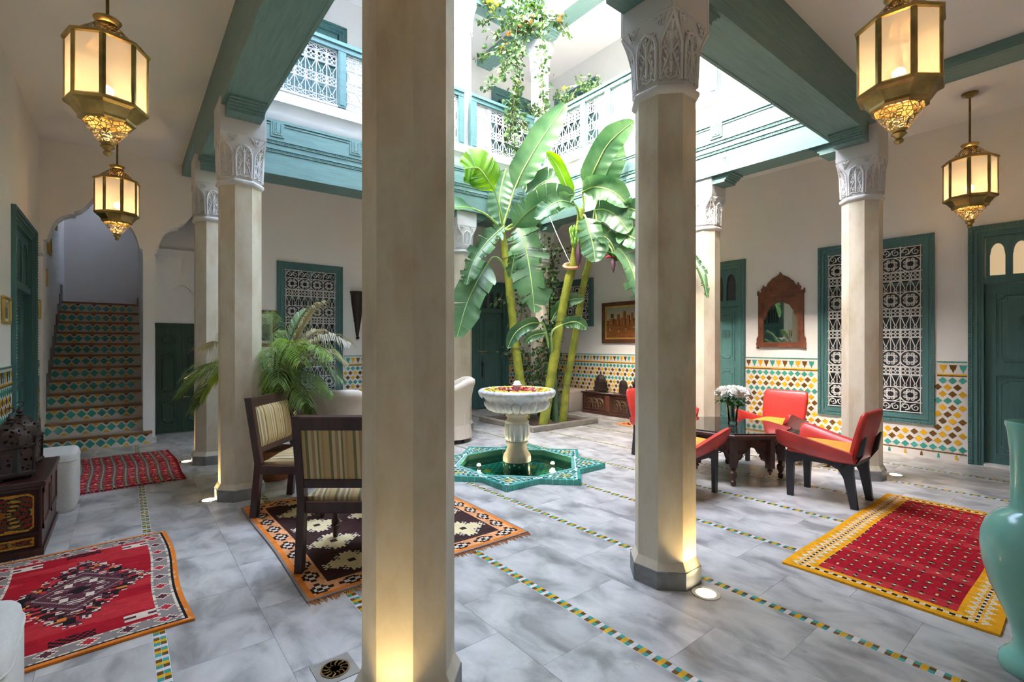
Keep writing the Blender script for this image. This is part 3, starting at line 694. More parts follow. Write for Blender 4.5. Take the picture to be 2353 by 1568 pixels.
def grille(parent, x0, x1, z0, z1, rows, cols, y, r=IR):
    """rows from the top: (kind, fraction); bars between rows and columns; motifs are pieces of their own"""
    W, Hh = x1 - x0, z1 - z0; cw = W / cols; g = MB()
    for c in range(cols + 1): g.tube([(x0 + cw*c, y, z0 - .015), (x0 + cw*c, y, z1 + .015)], r, 4)
    tot = sum(f for _, f in rows); z = z1; cells = []
    g.tube([(x0 - .015, y, z1), (x1 + .015, y, z1)], r, 4)
    for kind, f in rows:
        h = Hh * f / tot
        g.tube([(x0 - .015, y, z - h), (x1 + .015, y, z - h)], r, 4)
        k = 2 if kind in ('cluster', 'loop') else 1
        for c in range(cols * k):
            cells.append((kind, x0 + cw/k*(c + .5), z - h/2, cw / k, h))
            if kind == 'loop': g.tube([(x0 + cw/k*(c + .5), y, z), (x0 + cw/k*(c + .5), y, z - h)] if False else [(x0 + cw/k*c, y, z), (x0 + cw/k*c, y, z - h)], r*.8, 4)
        z -= h
    G = obj('grille', g, 'iron_white', parent)
    for kind, x, zz, w, h in cells: obj(NAMES[kind], motif(kind, w, h, r), None, G, (x, y, zz))
    return G
def frame(parent, w, h, border, depth=.10, sill=True, mat='teal_v', proud=.035):
    """stepped moulded frame round an opening; local X across, Z up, room side is -Y"""
    def rect(mb, o, i, y0, y1):
        mb.box(-w/2 + o, y0, o if sill else 0, -w/2 + i, y1, h - o).box(w/2 - i, y0, o if sill else 0, w/2 - o, y1, h - o).box(-w/2 + i, y0, h - i, w/2 - i, y1, h - o)
        if sill: mb.box(-w/2 + i, y0, o, w/2 - i, y1, i)
    f = MB(); b = border
    rect(f, 0, b*.30, -proud, .01); rect(f, b*.30, b*.45, -proud*.62, .01); rect(f, b*.45, b*.62, -proud*.85, .01); rect(f, b*.62, b*.8, -proud*.35, .03); rect(f, b*.8, b, -.004, depth)
    F = obj('frame', f, mat, parent)
    r = MB(); o = b*.15; zb = o if sill else 0
    rope(r, (-w/2 + o, -proud, zb), (-w/2 + o, -proud, h - o), .013, .03); rope(r, (w/2 - o, -proud, zb), (w/2 - o, -proud, h - o), .013, .03); rope(r, (-w/2 + o, -proud, h - o), (w/2 - o, -proud, h - o), .013, .03)
    if sill: rope(r, (-w/2 + o, -proud, o), (w/2 - o, -proud, o), .013, .03)
    obj('rope_moulding', r, mat, F); return F
WROWS = [('scroll', .06), ('ring', .09), ('cluster', .055), ('loop', .07), ('ring', .10), ('cluster', .05), ('loop', .08), ('cluster', .05), ('loop', .08), ('ring', .10), ('cluster', .05), ('loop', .075), ('ring', .09), ('scroll', .06)]
def opening(h, side):
    w = h[1] - h[0]; c = (h[0] + h[1]) / 2
    return {'R': ((XR, c, h[2]), -math.pi/2), 'B': ((c, YB, h[2]), 0.0), 'L': ((XL, c, h[2]), math.pi/2)}[side] + (w, h[3] - h[2])
def window(name, label, h, side, rows, cols, border=.115, pane='dark_pane', bars=0):
    loc, rz, w, ht = opening(h, side); t = thing(name, label, 'window', loc, rz, kind='structure')
    frame(t, w, ht, border); b = border + .012
    grille(t, -w/2 + b, w/2 - b, b, ht - b, rows, cols, -.012)
    obj('pane', MB().box(-w/2 + border*.8, .09, border*.8, w/2 - border*.8, .10, ht - border*.8), pane, t)
    m = MB()
    for k in range(1, 4): m.box(-w/2 + border, .075, ht*k/4 - .018, w/2 - border, .09, ht*k/4 + .018)
    m.box(-.03, .072, border, .03, .09, ht - border)
    obj('casement', m, 'teal_v', t); return t
window('window_1', 'tall green framed window with white scroll grille behind the pale column at right', W_R, 'R', WROWS, 5)
window('window_2', 'tall green framed window with white scroll grille behind the palm', W_B, 'B', [('scroll', .06), ('ring', .09), ('cluster', .055), ('loop', .075), ('ring', .09), ('cluster', .05), ('loop', .085), ('cluster', .05), ('loop', .08), ('ring', .09), ('cluster', .05), ('loop', .075), ('ring', .09), ('scroll', .06)], 4)
window('window_3', 'small square green window with scroll grille behind the banana stems', W_RF, 'R', [('ring', .26), ('cluster', .15), ('loop', .2), ('ring', .26), ('scroll', .13)], 5, .13)
uw = UW_R; loc, rz, w, ht = opening(uw, 'R'); t = thing('window_4', 'upper shuttered green window above the right balustrade', 'window', loc, rz, kind='structure')
frame(t, w, ht, .13)
for k in range(14): obj('louvre', MB().box(-w/2 + .13, .03, .15 + k*(ht - .3)/14, w/2 - .13, .06, .15 + (k + .8)*(ht - .3)/14), 'teal_v', t)

def panel(mb, x0, x1, z0, z1, y, d=.014, cut=.045):       # raised door panel with clipped corners
    def ring_(i, yy): 
        a, b, c, e = x0 + i, x1 - i, z0 + i, z1 - i; k = cut
        return [(a + k, yy, c), (b - k, yy, c), (b - k, yy, c + k*.5), (b, yy, c + k), (b, yy, e - k), (b - k, yy, e - k*.5), (b - k, yy, e), (a + k, yy, e), (a + k, yy, e - k*.5), (a, yy, e - k), (a, yy, c + k), (a + k, yy, c + k*.5)]
    mb.loft([ring_(0, y), ring_(.008, y - d), ring_(.02, y - d), ring_(.03, y - d*.3)], False, True)
def bead(mb, x0, x1, z0, z1, y, w=.014, d=.012):          # rectangular moulding
    mb.box(x0, y - d, z0, x1, y, z0 + w).box(x0, y - d, z1 - w, x1, y, z1).box(x0, y - d, z0 + w, x0 + w, y, z1 - w).box(x1 - w, y - d, z0 + w, x1, y, z1 - w)
def flower(mb, cx, cz, y, R):                              # carved four-petal rosette
    for k in range(4):
        a = TAU*k/4 + math.pi/4
        for s in (1, .6): mb.tube([(cx + math.cos(a)*R*.5 + R*.42*s*math.cos(q), y - .004, cz + math.sin(a)*R*.5 + R*.42*s*math.sin(q)) for q in [TAU*j/12 for j in range(12)]], .004, 4, True)
def door(name, label, h, side, leaves, lights, light_h=.5, mat='teal_v', border=.125, recess=.07, deco=True, slats=False, pane='dark_pane'):
    loc, rz, w, ht = opening(h, side); t = thing(name, label, 'door', loc, rz, kind='structure')
    frame(t, w, ht, border, .14, False, mat); iw = w - 2*border; top = ht - border; lz = top - light_h if lights else top
    if lights:
        bar = MB().box(-iw/2, .01, lz - .06, iw/2, recess + .02, lz); lw = (iw - .03) / lights
        for k in range(lights):
            xa = -iw/2 + .015 + lw*k; xb = xa + lw; m = .028
            pts = [(xa + m + (lw - 2*m)*q/10, lz + .03 + (light_h - .11)*.62 + (light_h - .11)*.38*math.sqrt(max(0, 1 - (2*q/10 - 1)**2))) for q in range(11)]
            for (p, pz), (q, qz) in zip(pts, pts[1:]): bar.extr([(p, .03, pz), (q, .03, qz), (q, .03, top), (p, .03, top)], (0, .03, 0))
            bar.box(xa, .03, lz, xa + m, .06, top).box(xb - m, .03, lz, xb, .06, top).box(xa + m, .03, lz, xb - m, .06, lz + .03)
            if slats:
                for q in (.3, .5, .7): bar.tube([(xa + lw*q, .05, lz), (xa + lw*q, .05, top)], .012, 6)
            obj('pane', MB().box(xa + .01, .062, lz + .01, xb - .01, .068, top - .01), pane, t)
        obj('transom', bar, mat, t); lz -= .06
    lw = iw / leaves
    for k in range(leaves):
        xa, xb = -iw/2 + lw*k + .003, -iw/2 + lw*(k + 1) - .003
        lf = obj('door_leaf', MB().box(xa, recess, .012, xb, recess + .045, lz - .004), mat, t)
        d = MB(); hz = lz; y = recess; s1 = .075
        for z0, z1 in ((.13, hz*.50), (hz*.555, hz - .10)) if hz > 1.8 else ((.12, hz*.28), (hz*.32, hz*.78), (hz*.82, hz - .06)):
            bead(d, xa + s1, xb - s1, z0, z1, y); panel(d, xa + s1 + .03, xb - s1 - .03, z0 + .035, z1 - .035, y, .010)
        if deco and hz > 1.8: flower(d, (xa + xb)/2, hz*.775, y - .012, min(.13, lw*.2))
        obj('panel_moulding', d, mat, lf)
        if leaves == 2 and k == 1: obj('astragal', MB().box(xa - .028, recess - .014, .012, xa + .022, recess, lz - .01), mat, lf)
    return t, iw, recess
t, iw, rc = door('door_1', 'green panelled door with lit arched fanlights at the right edge', D_R, 'R', 1, 4, .46, pane='warm_pane' if 'warm_pane' in MAT else 'dark_pane')
obj('threshold', MB().box(-.37, -.03, 0, .37, .12, .028), 'white_marble', t)
door('door_2', 'green door with arched lights half hidden by the flower vase', D_RM, 'R', 2, 4, .52)
t, iw, rc = door('door_3', 'green double door with arched lights behind the fountain', D_B, 'B', 2, 6, .46)
hd = MB().tube([(-.06, rc - .035, 1.19), (.14, rc - .035, 1.19)], .009, 6).tube([(-.03, rc, 1.19), (-.03, rc - .035, 1.19)], .012, 6).tube([(.04, rc, 1.17), (.04, rc - .03, 1.17), (.04, rc - .03, 1.10)], .008, 6)
obj('bolt', hd, 'gilt', t); obj('tassel', MB().lathe([(.004, 1.1), (.006, .98), (.03, .96), (.032, .90), (.012, .88), (.022, .85), (.026, .66), (.012, .655)], 10, (.04, rc - .035, 0)), 'black_paint', t)
t, iw, rc = door('door_4', 'teal door with slatted transom in the left wall', D_L, 'L', 1, 3, .55, deco=False, slats=True)
obj('handle', MB().tube([(-.50, rc - .04, 1.22), (-.36, rc - .06, 1.22)], .012, 6).tube([(-.48, rc, 1.22), (-.48, rc - .05, 1.22)], .02, 8).ball((-.48, rc - .05, 1.16), .02).ball((-.48, rc - .05, 1.10), .016), 'gilt', t)
obj('tassel', MB().lathe([(.004, 1.10), (.005, .93), (.02, .92), (.03, .90), (.034, .76), (.012, .75)], 10, (-.48, rc - .06, 0)), 'tile_teal', t)
# dark green double door in the alcove
t = thing('door_5', 'dark green double cupboard door under the pointed niche', 'door', (.68, YB + .615, 0), 0, kind='structure')
for k in range(2):
    xa, xb = (-.32, -.0) if k == 0 else (.0, .32)
    lf = obj('door_leaf', MB().box(xa + .002, -.02, .02, xb - .002, .02, 1.60), 'closet_green', t); d = MB()
    for z0, z1 in ((.14, .52), (.60, 1.24), (1.31, 1.50)): bead(d, xa + .05, xb - .05, z0, z1, -.02, .012, .01); panel(d, xa + .072, xb - .072, z0 + .03, z1 - .03, -.02, .010, .035)
    obj('panel_moulding', d, 'closet_green', lf)
obj('door_head', MB().box(-.33, -.03, 1.60, .33, .02, 1.655), 'closet_green', t)
obj('handle', MB().tube([(.03, -.06, .55), (.10, -.06, .55)], .008, 6).tube([(.03, -.02, .55), (.03, -.06, .55)], .012, 6), 'brass', t)
door('door_6', 'upper green door with arched lights seen behind the hanging vine', UD_B1, 'B', 2, 4, .95)
door('door_7', 'upper green door with arched lights above the left balustrade', UD_B2, 'B', 2, 3, .5)

# ------------------------------------------------------------------ zellige dado
dia_me = {}
def dado(parent, side, u0, u1, holes, limit, view_u):
    """tile field 0..1.155 m high; local frame like the openings; only coloured tiles are single pieces"""
    DW, DH = .0862, .0785                      # lattice of the diamonds
    root = obj('tile_bed', MB().box(u0, -.006, .0, u1, .0, 1.150) if not holes else wall_bed(u0, u1, holes), 'tile_white', parent)
    tl = []
    def free(x, z, m=.02): return all(not (h[0] - m < x < h[1] + m and h[2] - m < z < h[3] + m) for h in holes) and u0 + m < x < u1 - m
    rows = []                                   # from the top down
    z = .985
    seq = ['t', 'yb', 'by', 't', 'yb', 'by', 'yb', 'by', 'yb', 'by', 't']
    for q, s in enumerate(seq):
        zc = .925 - q * DH; n = int((u1 - u0) / DW) + 2
        for k in range(n):
            x = u0 + .045 + DW * k + (DW / 2 if q % 2 else 0)
            if free(x, zc, .022): tl.append(('d', x, zc, 'tile_teal' if s == 't' else (('tile_yellow', 'tile_brown') if s == 'yb' else ('tile_brown', 'tile_yellow'))[(k + q // 2) % 2]))
    n = int((u1 - u0) / .0862) + 1
    for k in range(n):
        x = u0 + .05 + .0862 * k
        if free(x, 1.06, .035): tl.append(('p', x, 1.062, ('tile_brown', 'tile_teal', 'tile_yellow')[k % 3]))
    for k in range(int((u1 - u0) / .052)):
        x = u0 + .026 + .052 * k
        for zc, c in ((1.138, 'tile_teal'), (.993, 'tile_yellow'), (.978, 'tile_brown'), (.090, 'tile_brown')):
            if free(x, zc, .02): tl.append(('b', x, zc, c))
    for k in range(int((u1 - u0) / .155)):
        x = u0 + .08 + .155 * k
        if free(x, .048, .03): tl.append(('f', x, .048, ('tile_yellow', 'tile_brown', 'tile_teal')[k % 3]))
    tl.sort(key=lambda e: abs(e[1] - view_u))
    rest = {}; cnt = 0
    for kind, x, zc, c in tl:
        if kind == 'b': poly = [(-.025, -.0075), (.025, -.0075), (.025, .0075), (-.025, .0075)]
        elif kind == 'd': poly = [(0, -DH*.485), (DW*.455, 0), (0, DH*.485), (-DW*.455, 0)]
        elif kind == 'p': poly = [(0, -.052), (.008, -.03), (.012, -.012), (.022, -.010), (.028, .022), (.036, .042), (-.036, .042), (-.028, .022), (-.022, -.010), (-.012, -.012), (-.008, -.03)]
        else: poly = [(.012, -.028), (.014, -.012), (.009, -.004), (.012, .006), (.004, .024), (0, .03), (-.004, .024), (-.012, .006), (-.009, -.004), (-.014, -.012), (-.012, -.028)]
        if kind != 'b' and cnt < limit:
            key = (kind, c)
            if key not in dia_me:
                dia_me[key] = MB().loft([[(a, 0, b) for a, b in poly], [(a*.97, -.0035, b*.97) for a, b in poly]]).mesh('tile'); dia_me[key].materials.append(MAT[c])
            obj('zellige_tile', dia_me[key], None, parent, (x, -.006, zc)); cnt += 1
        else: rest.setdefault((kind, c), MB()).loft([[(x + a, -.006, zc + b) for a, b in poly], [(x + a*.97, -.0095, zc + b*.97) for a, b in poly]])
    for (kind, c), mb in rest.items(): tag(obj({'b': 'border_tile_run', 'd': 'diamond_tile_run', 'p': 'pendant_tile_run', 'f': 'finial_tile_run'}[kind], mb, c, parent), kind='stuff')
def wall_bed(u0, u1, holes):
    mb = MB(); us = sorted({u0, u1, *[min(max(h[k], u0), u1) for h in holes for k in (0, 1)]})
    for a, b in zip(us, us[1:]):
        zs = [(0, 1.150)]
        for h in holes:
            if h[0] < b - 1e-6 and h[1] > a + 1e-6: zs = [q for s, e in zs for q in ((s, min(e, h[2])), (max(s, h[3]), e)) if q[1] - q[0] > 1e-6]
        for s, e in zs: mb.box(a, -.006, s, b, 0, e)
    return mb
def dado_root(name, label, loc, rz): return thing(name, label, 'tiled dado', loc, rz, kind='structure')
def hole_local(h, f): a, b = sorted((f(h[0]), f(h[1]))); return (a, b, h[2], h[3])
rt = dado_root('trim_3', 'mosaic tile dado below the mirror and window on the right wall', (XR, 0, 0), -math.pi/2)
dado(rt, 'R', -3.56, -1.055, [hole_local(W_R, lambda y: -y)], 300, -1.1)
rt = dado_root('trim_4', 'mosaic tile dado behind the carved chest', (XR, 0, 0), -math.pi/2)
dado(rt, 'R', -8.21, -4.66, [], 300, -5.6)
rt = dado_root('trim_5', 'mosaic tile dado beside the palm on the back wall', (0, YB, 0), 0)
dado(rt, 'B', 1.30, 5.10, [hole_local(W_B, lambda x: x)], 110, 3.1)
rt = dado_root('trim_6', 'narrow mosaic tile dado right of the green double door', (0, YB, 0), 0)
dado(rt, 'B', 6.46, 7.41, [], 120, 6.7)
rt = dado_root('trim_7', 'mosaic tile dado along the left wall behind the lanterns', (XL, 0, 0), math.pi/2)
dado(rt, 'L', 4.0, 6.34, [], 120, 6.2)
rt = dado_root('trim_8', 'narrow mosaic tile dado between left door and stairs', (XL, 0, 0), math.pi/2)
dado(rt, 'L', 7.77, 8.215, [], 60, 8.0)

# ------------------------------------------------------------------ staircase
N_ST, RI, TR_, Y0 = 12, .17, .232, YB - .05
stair = thing('staircase', 'tiled staircase with wooden nosings climbing under the left arch', 'staircase', (0, 0, 0))
tri_rest = {'tile_yellow': MB(), 'tile_brown': MB()}
dmb = MB().loft([[(a, 0, b) for a, b in ((0, -.052), (.050, 0), (0, .052), (-.050, 0))], [(a*.97, -.003, b*.97) for a, b in ((0, -.052), (.050, 0), (0, .052), (-.050, 0))]]).mesh('tile'); dmb.materials.append(MAT['tile_teal'])
for n in range(N_ST):
    y = Y0 + n*TR_; z = n*RI; xa, xb = (XL, .30) if n == 0 else (XL, .20)
    b = MB().box(xa, y + .012, 0, xb, y + TR_ + .02 if n < N_ST - 1 else 11.35, z + RI - .03); obj('step_core', b, 'plaster', stair)
    r = obj('riser', MB().box(xa, y, z, xb, y + .012, z + RI - .03), 'tile_white', stair)
    for k in range(10):
        x = xa + .055 + .104*k
        if x > xb - .03: break
        obj('zellige_tile', dmb, None, r, (x, y, z + .07))
        for up in (0, 1):
            zz = z + (.134 if up else .006); s = -1 if up else 1; c = 'tile_yellow' if up == 0 and k % 2 or up and k % 2 == 0 else 'tile_brown'
            if up == 0 and k % 2 == 0: continue
            xx = x + .052; tri_rest[c].extr([(xx - .036, y, zz), (xx, y, zz + s*.034), (xx + .036, y, zz)] if s > 0 else [(xx - .036, y, zz), (xx + .036, y, zz), (xx, y, zz + s*.034)], (0, -.003, 0))
    obj('nosing', MB().box(xa, y - .018, z + RI - .032, xb, y + .06, z + RI, .006), 'stair_wood', stair)
    obj('tread', MB().box(xa, y + .055, z + RI - .032, xb, y + TR_ + .02 if n < N_ST - 1 else 11.35, z + RI - .002), 'tile_white', stair)
for c in tri_rest: tag(obj('triangle_tile_run', tri_rest[c], c, stair), kind='stuff')
for n in range(N_ST):
    sk = MB().box(XL, Y0 + n*TR_ + .05, n*RI + RI, XL + .015, Y0 + (n+1)*TR_ + .06, n*RI + RI*2 + .10); obj('skirting_step', sk, 'grey_stone', stair); sk = MB().box(.185, Y0 + n*TR_ + .35, n*RI + RI, .20, Y0 + (n+1)*TR_ + .36, n*RI + RI + .14); obj('skirting_step', sk, 'grey_stone', stair)
# upper flight turning right off the landing
for n in range(3):
    obj('upper_step', MB().box(.20 + n*.25, 10.78, 2.04 + n*RI, .9, 11.35, 2.04 + (n+1)*RI), 'tile_white', stair)
stw = MB().box(XL, 11.35, 0, 1.3, 11.55, 5.2).box(1.3, 10.6, 0, 1.45, 11.55, 5.2).box(.20, 10.6, 0, .33, 10.78, 2.0).box(XL - .25, YB + AT, 4.9, .33, 11.6, 5.0).box(.33, 10.5, 2.0, 1.45, 10.6, 5.2)
tag(obj('wall_stairwell', stw, 'plaster'), 'white plaster wall at the top of the stairs', 'wall', kind='structure')
stw2 = MB().box(.20, YB + AT, ZC, .33, 10.6, 4.9)
tag(obj('wall_stair_side', stw2, 'plaster'), 'white side wall above the stairs', 'wall', kind='structure')

# ------------------------------------------------------------------ upper balustrades
BROWS = [('spray', .12), ('cluster', .20), ('loop', .26), ('cluster', .17), ('loop', .25), ('spray', .12)]
def balustrade(label, axis, line, spans):
    t = thing('balustrade', label, 'balustrade', group='balustrades of the upper gallery')
    a0, a1 = spans[0][0] - .10, spans[-1][1] + .10
    dz = tz(line) if axis == 'y' else tz(3.3)
    def Bx(mb, p, q, z0, z1, d): return mb.box(line - d, p, z0 + dz, line + d, q, z1 + dz) if axis == 'y' else mb.box(p, line - d, z0 + dz, q, line + d, z1 + dz)
    obj('top_rail', Bx(Bx(Bx(MB(), a0, a1, 5.05, 5.11, .045), a0, a1, 5.11, 5.15, .065), a0, a1, 5.15, 5.165, .05), 'teal_rail', t)
    obj('bottom_rail', Bx(MB(), a0, a1, 4.33, 4.352, .03), 'iron_white', t)
    posts = [a0, *[(s[1] + q[0]) / 2 - .05 for s, q in zip(spans, spans[1:])], a1 - .1]
    for p in posts: obj('post', Bx(Bx(MB(), p, p + .10, 4.33, 5.05, .04), p + .02, p + .08, 4.36, 5.03, .047), 'teal_rail', t)
    for s in spans:
        w = s[1] - s[0]; c = (s[0] + s[1]) / 2; cols = max(1, round(w / .26))
        g = thing('grille_panel', None, None); g.parent = t; g.location = (line, c, 4.355 + dz) if axis == 'y' else (c, line, 4.355 + dz); g.rotation_euler = (0, 0, -math.pi/2 if axis == 'y' else 0)
        tot = sum(f for _, f in BROWS); Hh = .69; z = Hh; bars = MB(); r = .0075; cw = w / cols
        for k in range(cols*2 + 1): bars.tube([(-w/2 + cw/2*k, 0, 0), (-w/2 + cw/2*k, 0, Hh)], r*.9, 4)
        bars.tube([(-w/2, 0, Hh), (w/2, 0, Hh)], r, 4)
        for kind, f in BROWS:
            h = Hh * f / tot; bars.tube([(-w/2, 0, z - h), (w/2, 0, z - h)], r, 4)
            for k in range(cols * 2): obj(NAMES[kind], motif(kind, round(cw/2, 2), h, r), None, g, (-w/2 + cw/2*(k + .5), 0, z - h/2))
            z -= h
        obj('grille_bars', bars, 'iron_white', g)
LB, LR = IY1 - .035, IX1 - .035
balustrade('green railed balustrade with white iron panels at the back left of the upper gallery', 'x', LB, [(1.10, 2.12), (2.23, 3.05), (3.15, 3.92)])
balustrade('green railed balustrade with white iron panels below the hanging vine', 'x', LB, [(4.25, 5.33)])
balustrade('green railed balustrade with white iron panels along the right upper gallery', 'y', LR, [(3.62, 4.02), (4.13, 4.66), (4.78, 5.16), (5.28, 6.12)])
balustrade('sunlit green railed balustrade glimpsed right of the near carved capital', 'y', LR, [(1.98, 2.55), (2.65, 3.02)])
# ------------------------------------------------------------------ hanging brass lanterns
def lamp_light(parent, loc, energy, col, radius, kind='POINT', **kw):
    d = bpy.data.lights.new('lamp_light', kind); d.energy = energy; d.color = col; d.shadow_soft_size = radius
    for k, v in kw.items(): setattr(d, k, v)
    o = bpy.data.objects.new('lamp_light', d); COL.objects.link(o); o.parent = parent; o.location = loc; return o
LANTERN_W = 28.0
def lantern():
    t = thing('hanging_lantern', '', 'lantern', group='brass hanging lanterns'); R = .205; n = 8; ph = math.pi/8
    def O(r, z): return [(x, y, z) for x, y in ngon(n, r, ph)]
    obj('finial', MB().lathe([(.004, 0), (.018, .008), (.024, .02), (.014, .032), (.024, .044), (.038, .056), (.03, .068), (.042, .082)], 16), 'brass', t, smooth=50)
    obj('pierced_bowl', MB().loft([[(r*math.cos(TAU*k/24), r*math.sin(TAU*k/24), z) for k in range(24)] for r, z in ((.042, .08), (.075, .125), (.105, .165), (.125, .20))], False, False), 'pierced_brass', t, smooth=60)
    m = MB().loft([O(r, z) for r, z in ((.122, .195), (.142, .205), (.142, .222), (.152, .235), (.178, .272), (.205, .283), (.210, .298), (.200, .308))], False, False); obj('moulding', m, 'brass', t)
    z0, z1 = .303, .662
    for k in range(n):
        a0, a1 = TAU*k/n + ph, TAU*(k+1)/n + ph; p, q = Vector((math.cos(a0)*R*.965, math.sin(a0)*R*.965, 0)), Vector((math.cos(a1)*R*.965, math.sin(a1)*R*.965, 0))
        g = MB().add([tuple(p + Vector((0, 0, z0))), tuple(q + Vector((0, 0, z0))), tuple(q + Vector((0, 0, z1))), tuple(p + Vector((0, 0, z1)))], [(0, 1, 2, 3)]); obj('glass_panel', g, 'frosted_glass', t)
        c = Vector((math.cos(a0)*R, math.sin(a0)*R, 0)); e = MB()
        for s in (-1, 1):
            nb = Vector((math.cos(a0 + s*math.pi/n), math.sin(a0 + s*math.pi/n), 0)); tt = Vector((-nb.y, nb.x, 0)) * s
            e.extr([tuple(c + Vector((0, 0, z0))), tuple(c + tt*.017 + Vector((0, 0, z0))), tuple(c + tt*.017 - nb*.005 + Vector((0, 0, z0))), tuple(c - nb*.005 + Vector((0, 0, z0)))], (0, 0, z1 - z0))
        obj('edge_strip', e, 'brass', t)
    obj('cornice', MB().loft([O(r, z) for r, z in ((.198, .655), (.213, .660), (.216, .674), (.185, .692), (.17, .695))], False, False), 'brass', t)
    obj('pierced_roof', MB().loft([O(.172, .695), O(.115, .750), O(.060, .805)], False, False), 'pierced_brass_fine', t)
    obj('collar', MB().lathe([(.045, .795), (.047, .812), (.062, .820), (.072, .838), (.068, .842), (.036, .83), (.009, .83)], 20), 'brass', t, smooth=50)
    obj('rod', MB().lathe([(.009, .82), (.009, 1.345)], 10), 'old_brass', t); obj('ceiling_rose', MB().lathe([(.011, 1.305), (.026, 1.312), (.038, 1.325), (.062, 1.332), (.065, 1.350), (.05, 1.352)], 18), 'brass', t, smooth=50)
    obj('bulb', MB().ball((0, 0, .40), .035, 10, 8), 'bulb', t, smooth=180); obj('bulb_holder', MB().lathe([(.018, .435), (.018, .50), (.006, .51), (.006, .82)], 10), 'old_brass', t)
    lamp_light(t, (0, 0, .40), LANTERN_W, (1.0, .64, .31), .04)
    return t
L0 = lantern(); L0.location = (-.08, 3.90, 2.508); L0['label'] = 'large octagonal brass lantern hanging at the top left'; L0.rotation_euler = (0, 0, .30)
copy_tree(L0, (-.06, 7.05, 2.508), .6, 'smaller looking octagonal brass lantern hanging before the stair arch')
copy_tree(L0, (3.445, .78, 2.485), .15, 'large octagonal brass lantern hanging at the top right corner')
copy_tree(L0, (6.62, .93, 2.508), .5, 'octagonal brass lantern hanging on a rod above the right door')

copy_tree(L0, (6.62, 4.34, 2.508), .2, 'brass lantern of the right gallery, hidden behind the central column')
copy_tree(L0, (3.72, 7.38, 2.508), .4, 'brass lantern of the back gallery, hidden behind the nearest column')
copy_tree(L0, (-.08, .62, 2.508), .1, 'added brass lantern overhead in the near left corner, unseen above the frame')  # extra unseen lantern, added to warm the nearest column and the left side

# ------------------------------------------------------------------ floor spotlights
def spot(x, y, tx, ty, lab, power=11.0):
    t = thing('floor_spotlight', lab, 'spotlight', (x, y, 0), group='recessed floor spotlights')
    obj('trim_ring', MB().lathe([(.052, -.004), (.052, .004), (.072, .005), (.076, .0)], 28), 'chrome', t, smooth=40); obj('lens', MB().lathe([(.052, -.002), (.052, .0025), (.01, .0028)], 24), 'lamp_disc', t)
    l = lamp_light(t, (0, 0, .012), power, (1.0, .70, .30), .03, 'SPOT', spot_size=math.radians(95), spot_blend=.6)
    l.rotation_euler = (Vector((tx - x, ty - y, 1.1))).to_track_quat('-Z', 'Y').to_euler()
spot(.571, 4.895, .76, 4.88, 'round floor spotlight beside the foot of the palm column'); spot(.56, 6.66, .74, 6.5, 'round floor spotlight by the column near the cupboard')
spot(2.451, 1.39, 2.47, 1.56, 'round floor spotlight with steel ring right of the central column'); spot(6.189, 1.43, 5.95, 1.55, 'round floor spotlight by the column near the grille window')
spot(.60, 1.45, .78, 1.62, 'floor spotlight at the foot of the nearest column', 6.0)
def drain(x, y, rz, lab, w=.2):
    t = thing('floor_drain', lab, 'drain cover', (x, y, 0), rz); obj('plate', MB().box(-w/2, -w/2, 0, w/2, w/2, .003), 'concrete', t)
    g = MB().lathe([(w*.36, .003), (w*.36, .006), (w*.32, .006), (w*.32, .003)], 28)
    for k in range(12): a = TAU*k/12; g.tube([(math.cos(a)*.02, math.sin(a)*.02, .005), (math.cos(a + .25)*w*.2, math.sin(a + .25)*w*.2, .005), (math.cos(a)*w*.33, math.sin(a)*w*.33, .005)], .003, 4)
    obj('grate', g, 'old_brass', t)
drain(.682, 2.024, 0, 'square stone drain with round grate left of the nearest column', .16); drain(6.05, 1.99, 0, 'square floor drain behind the near red armchair', .2)

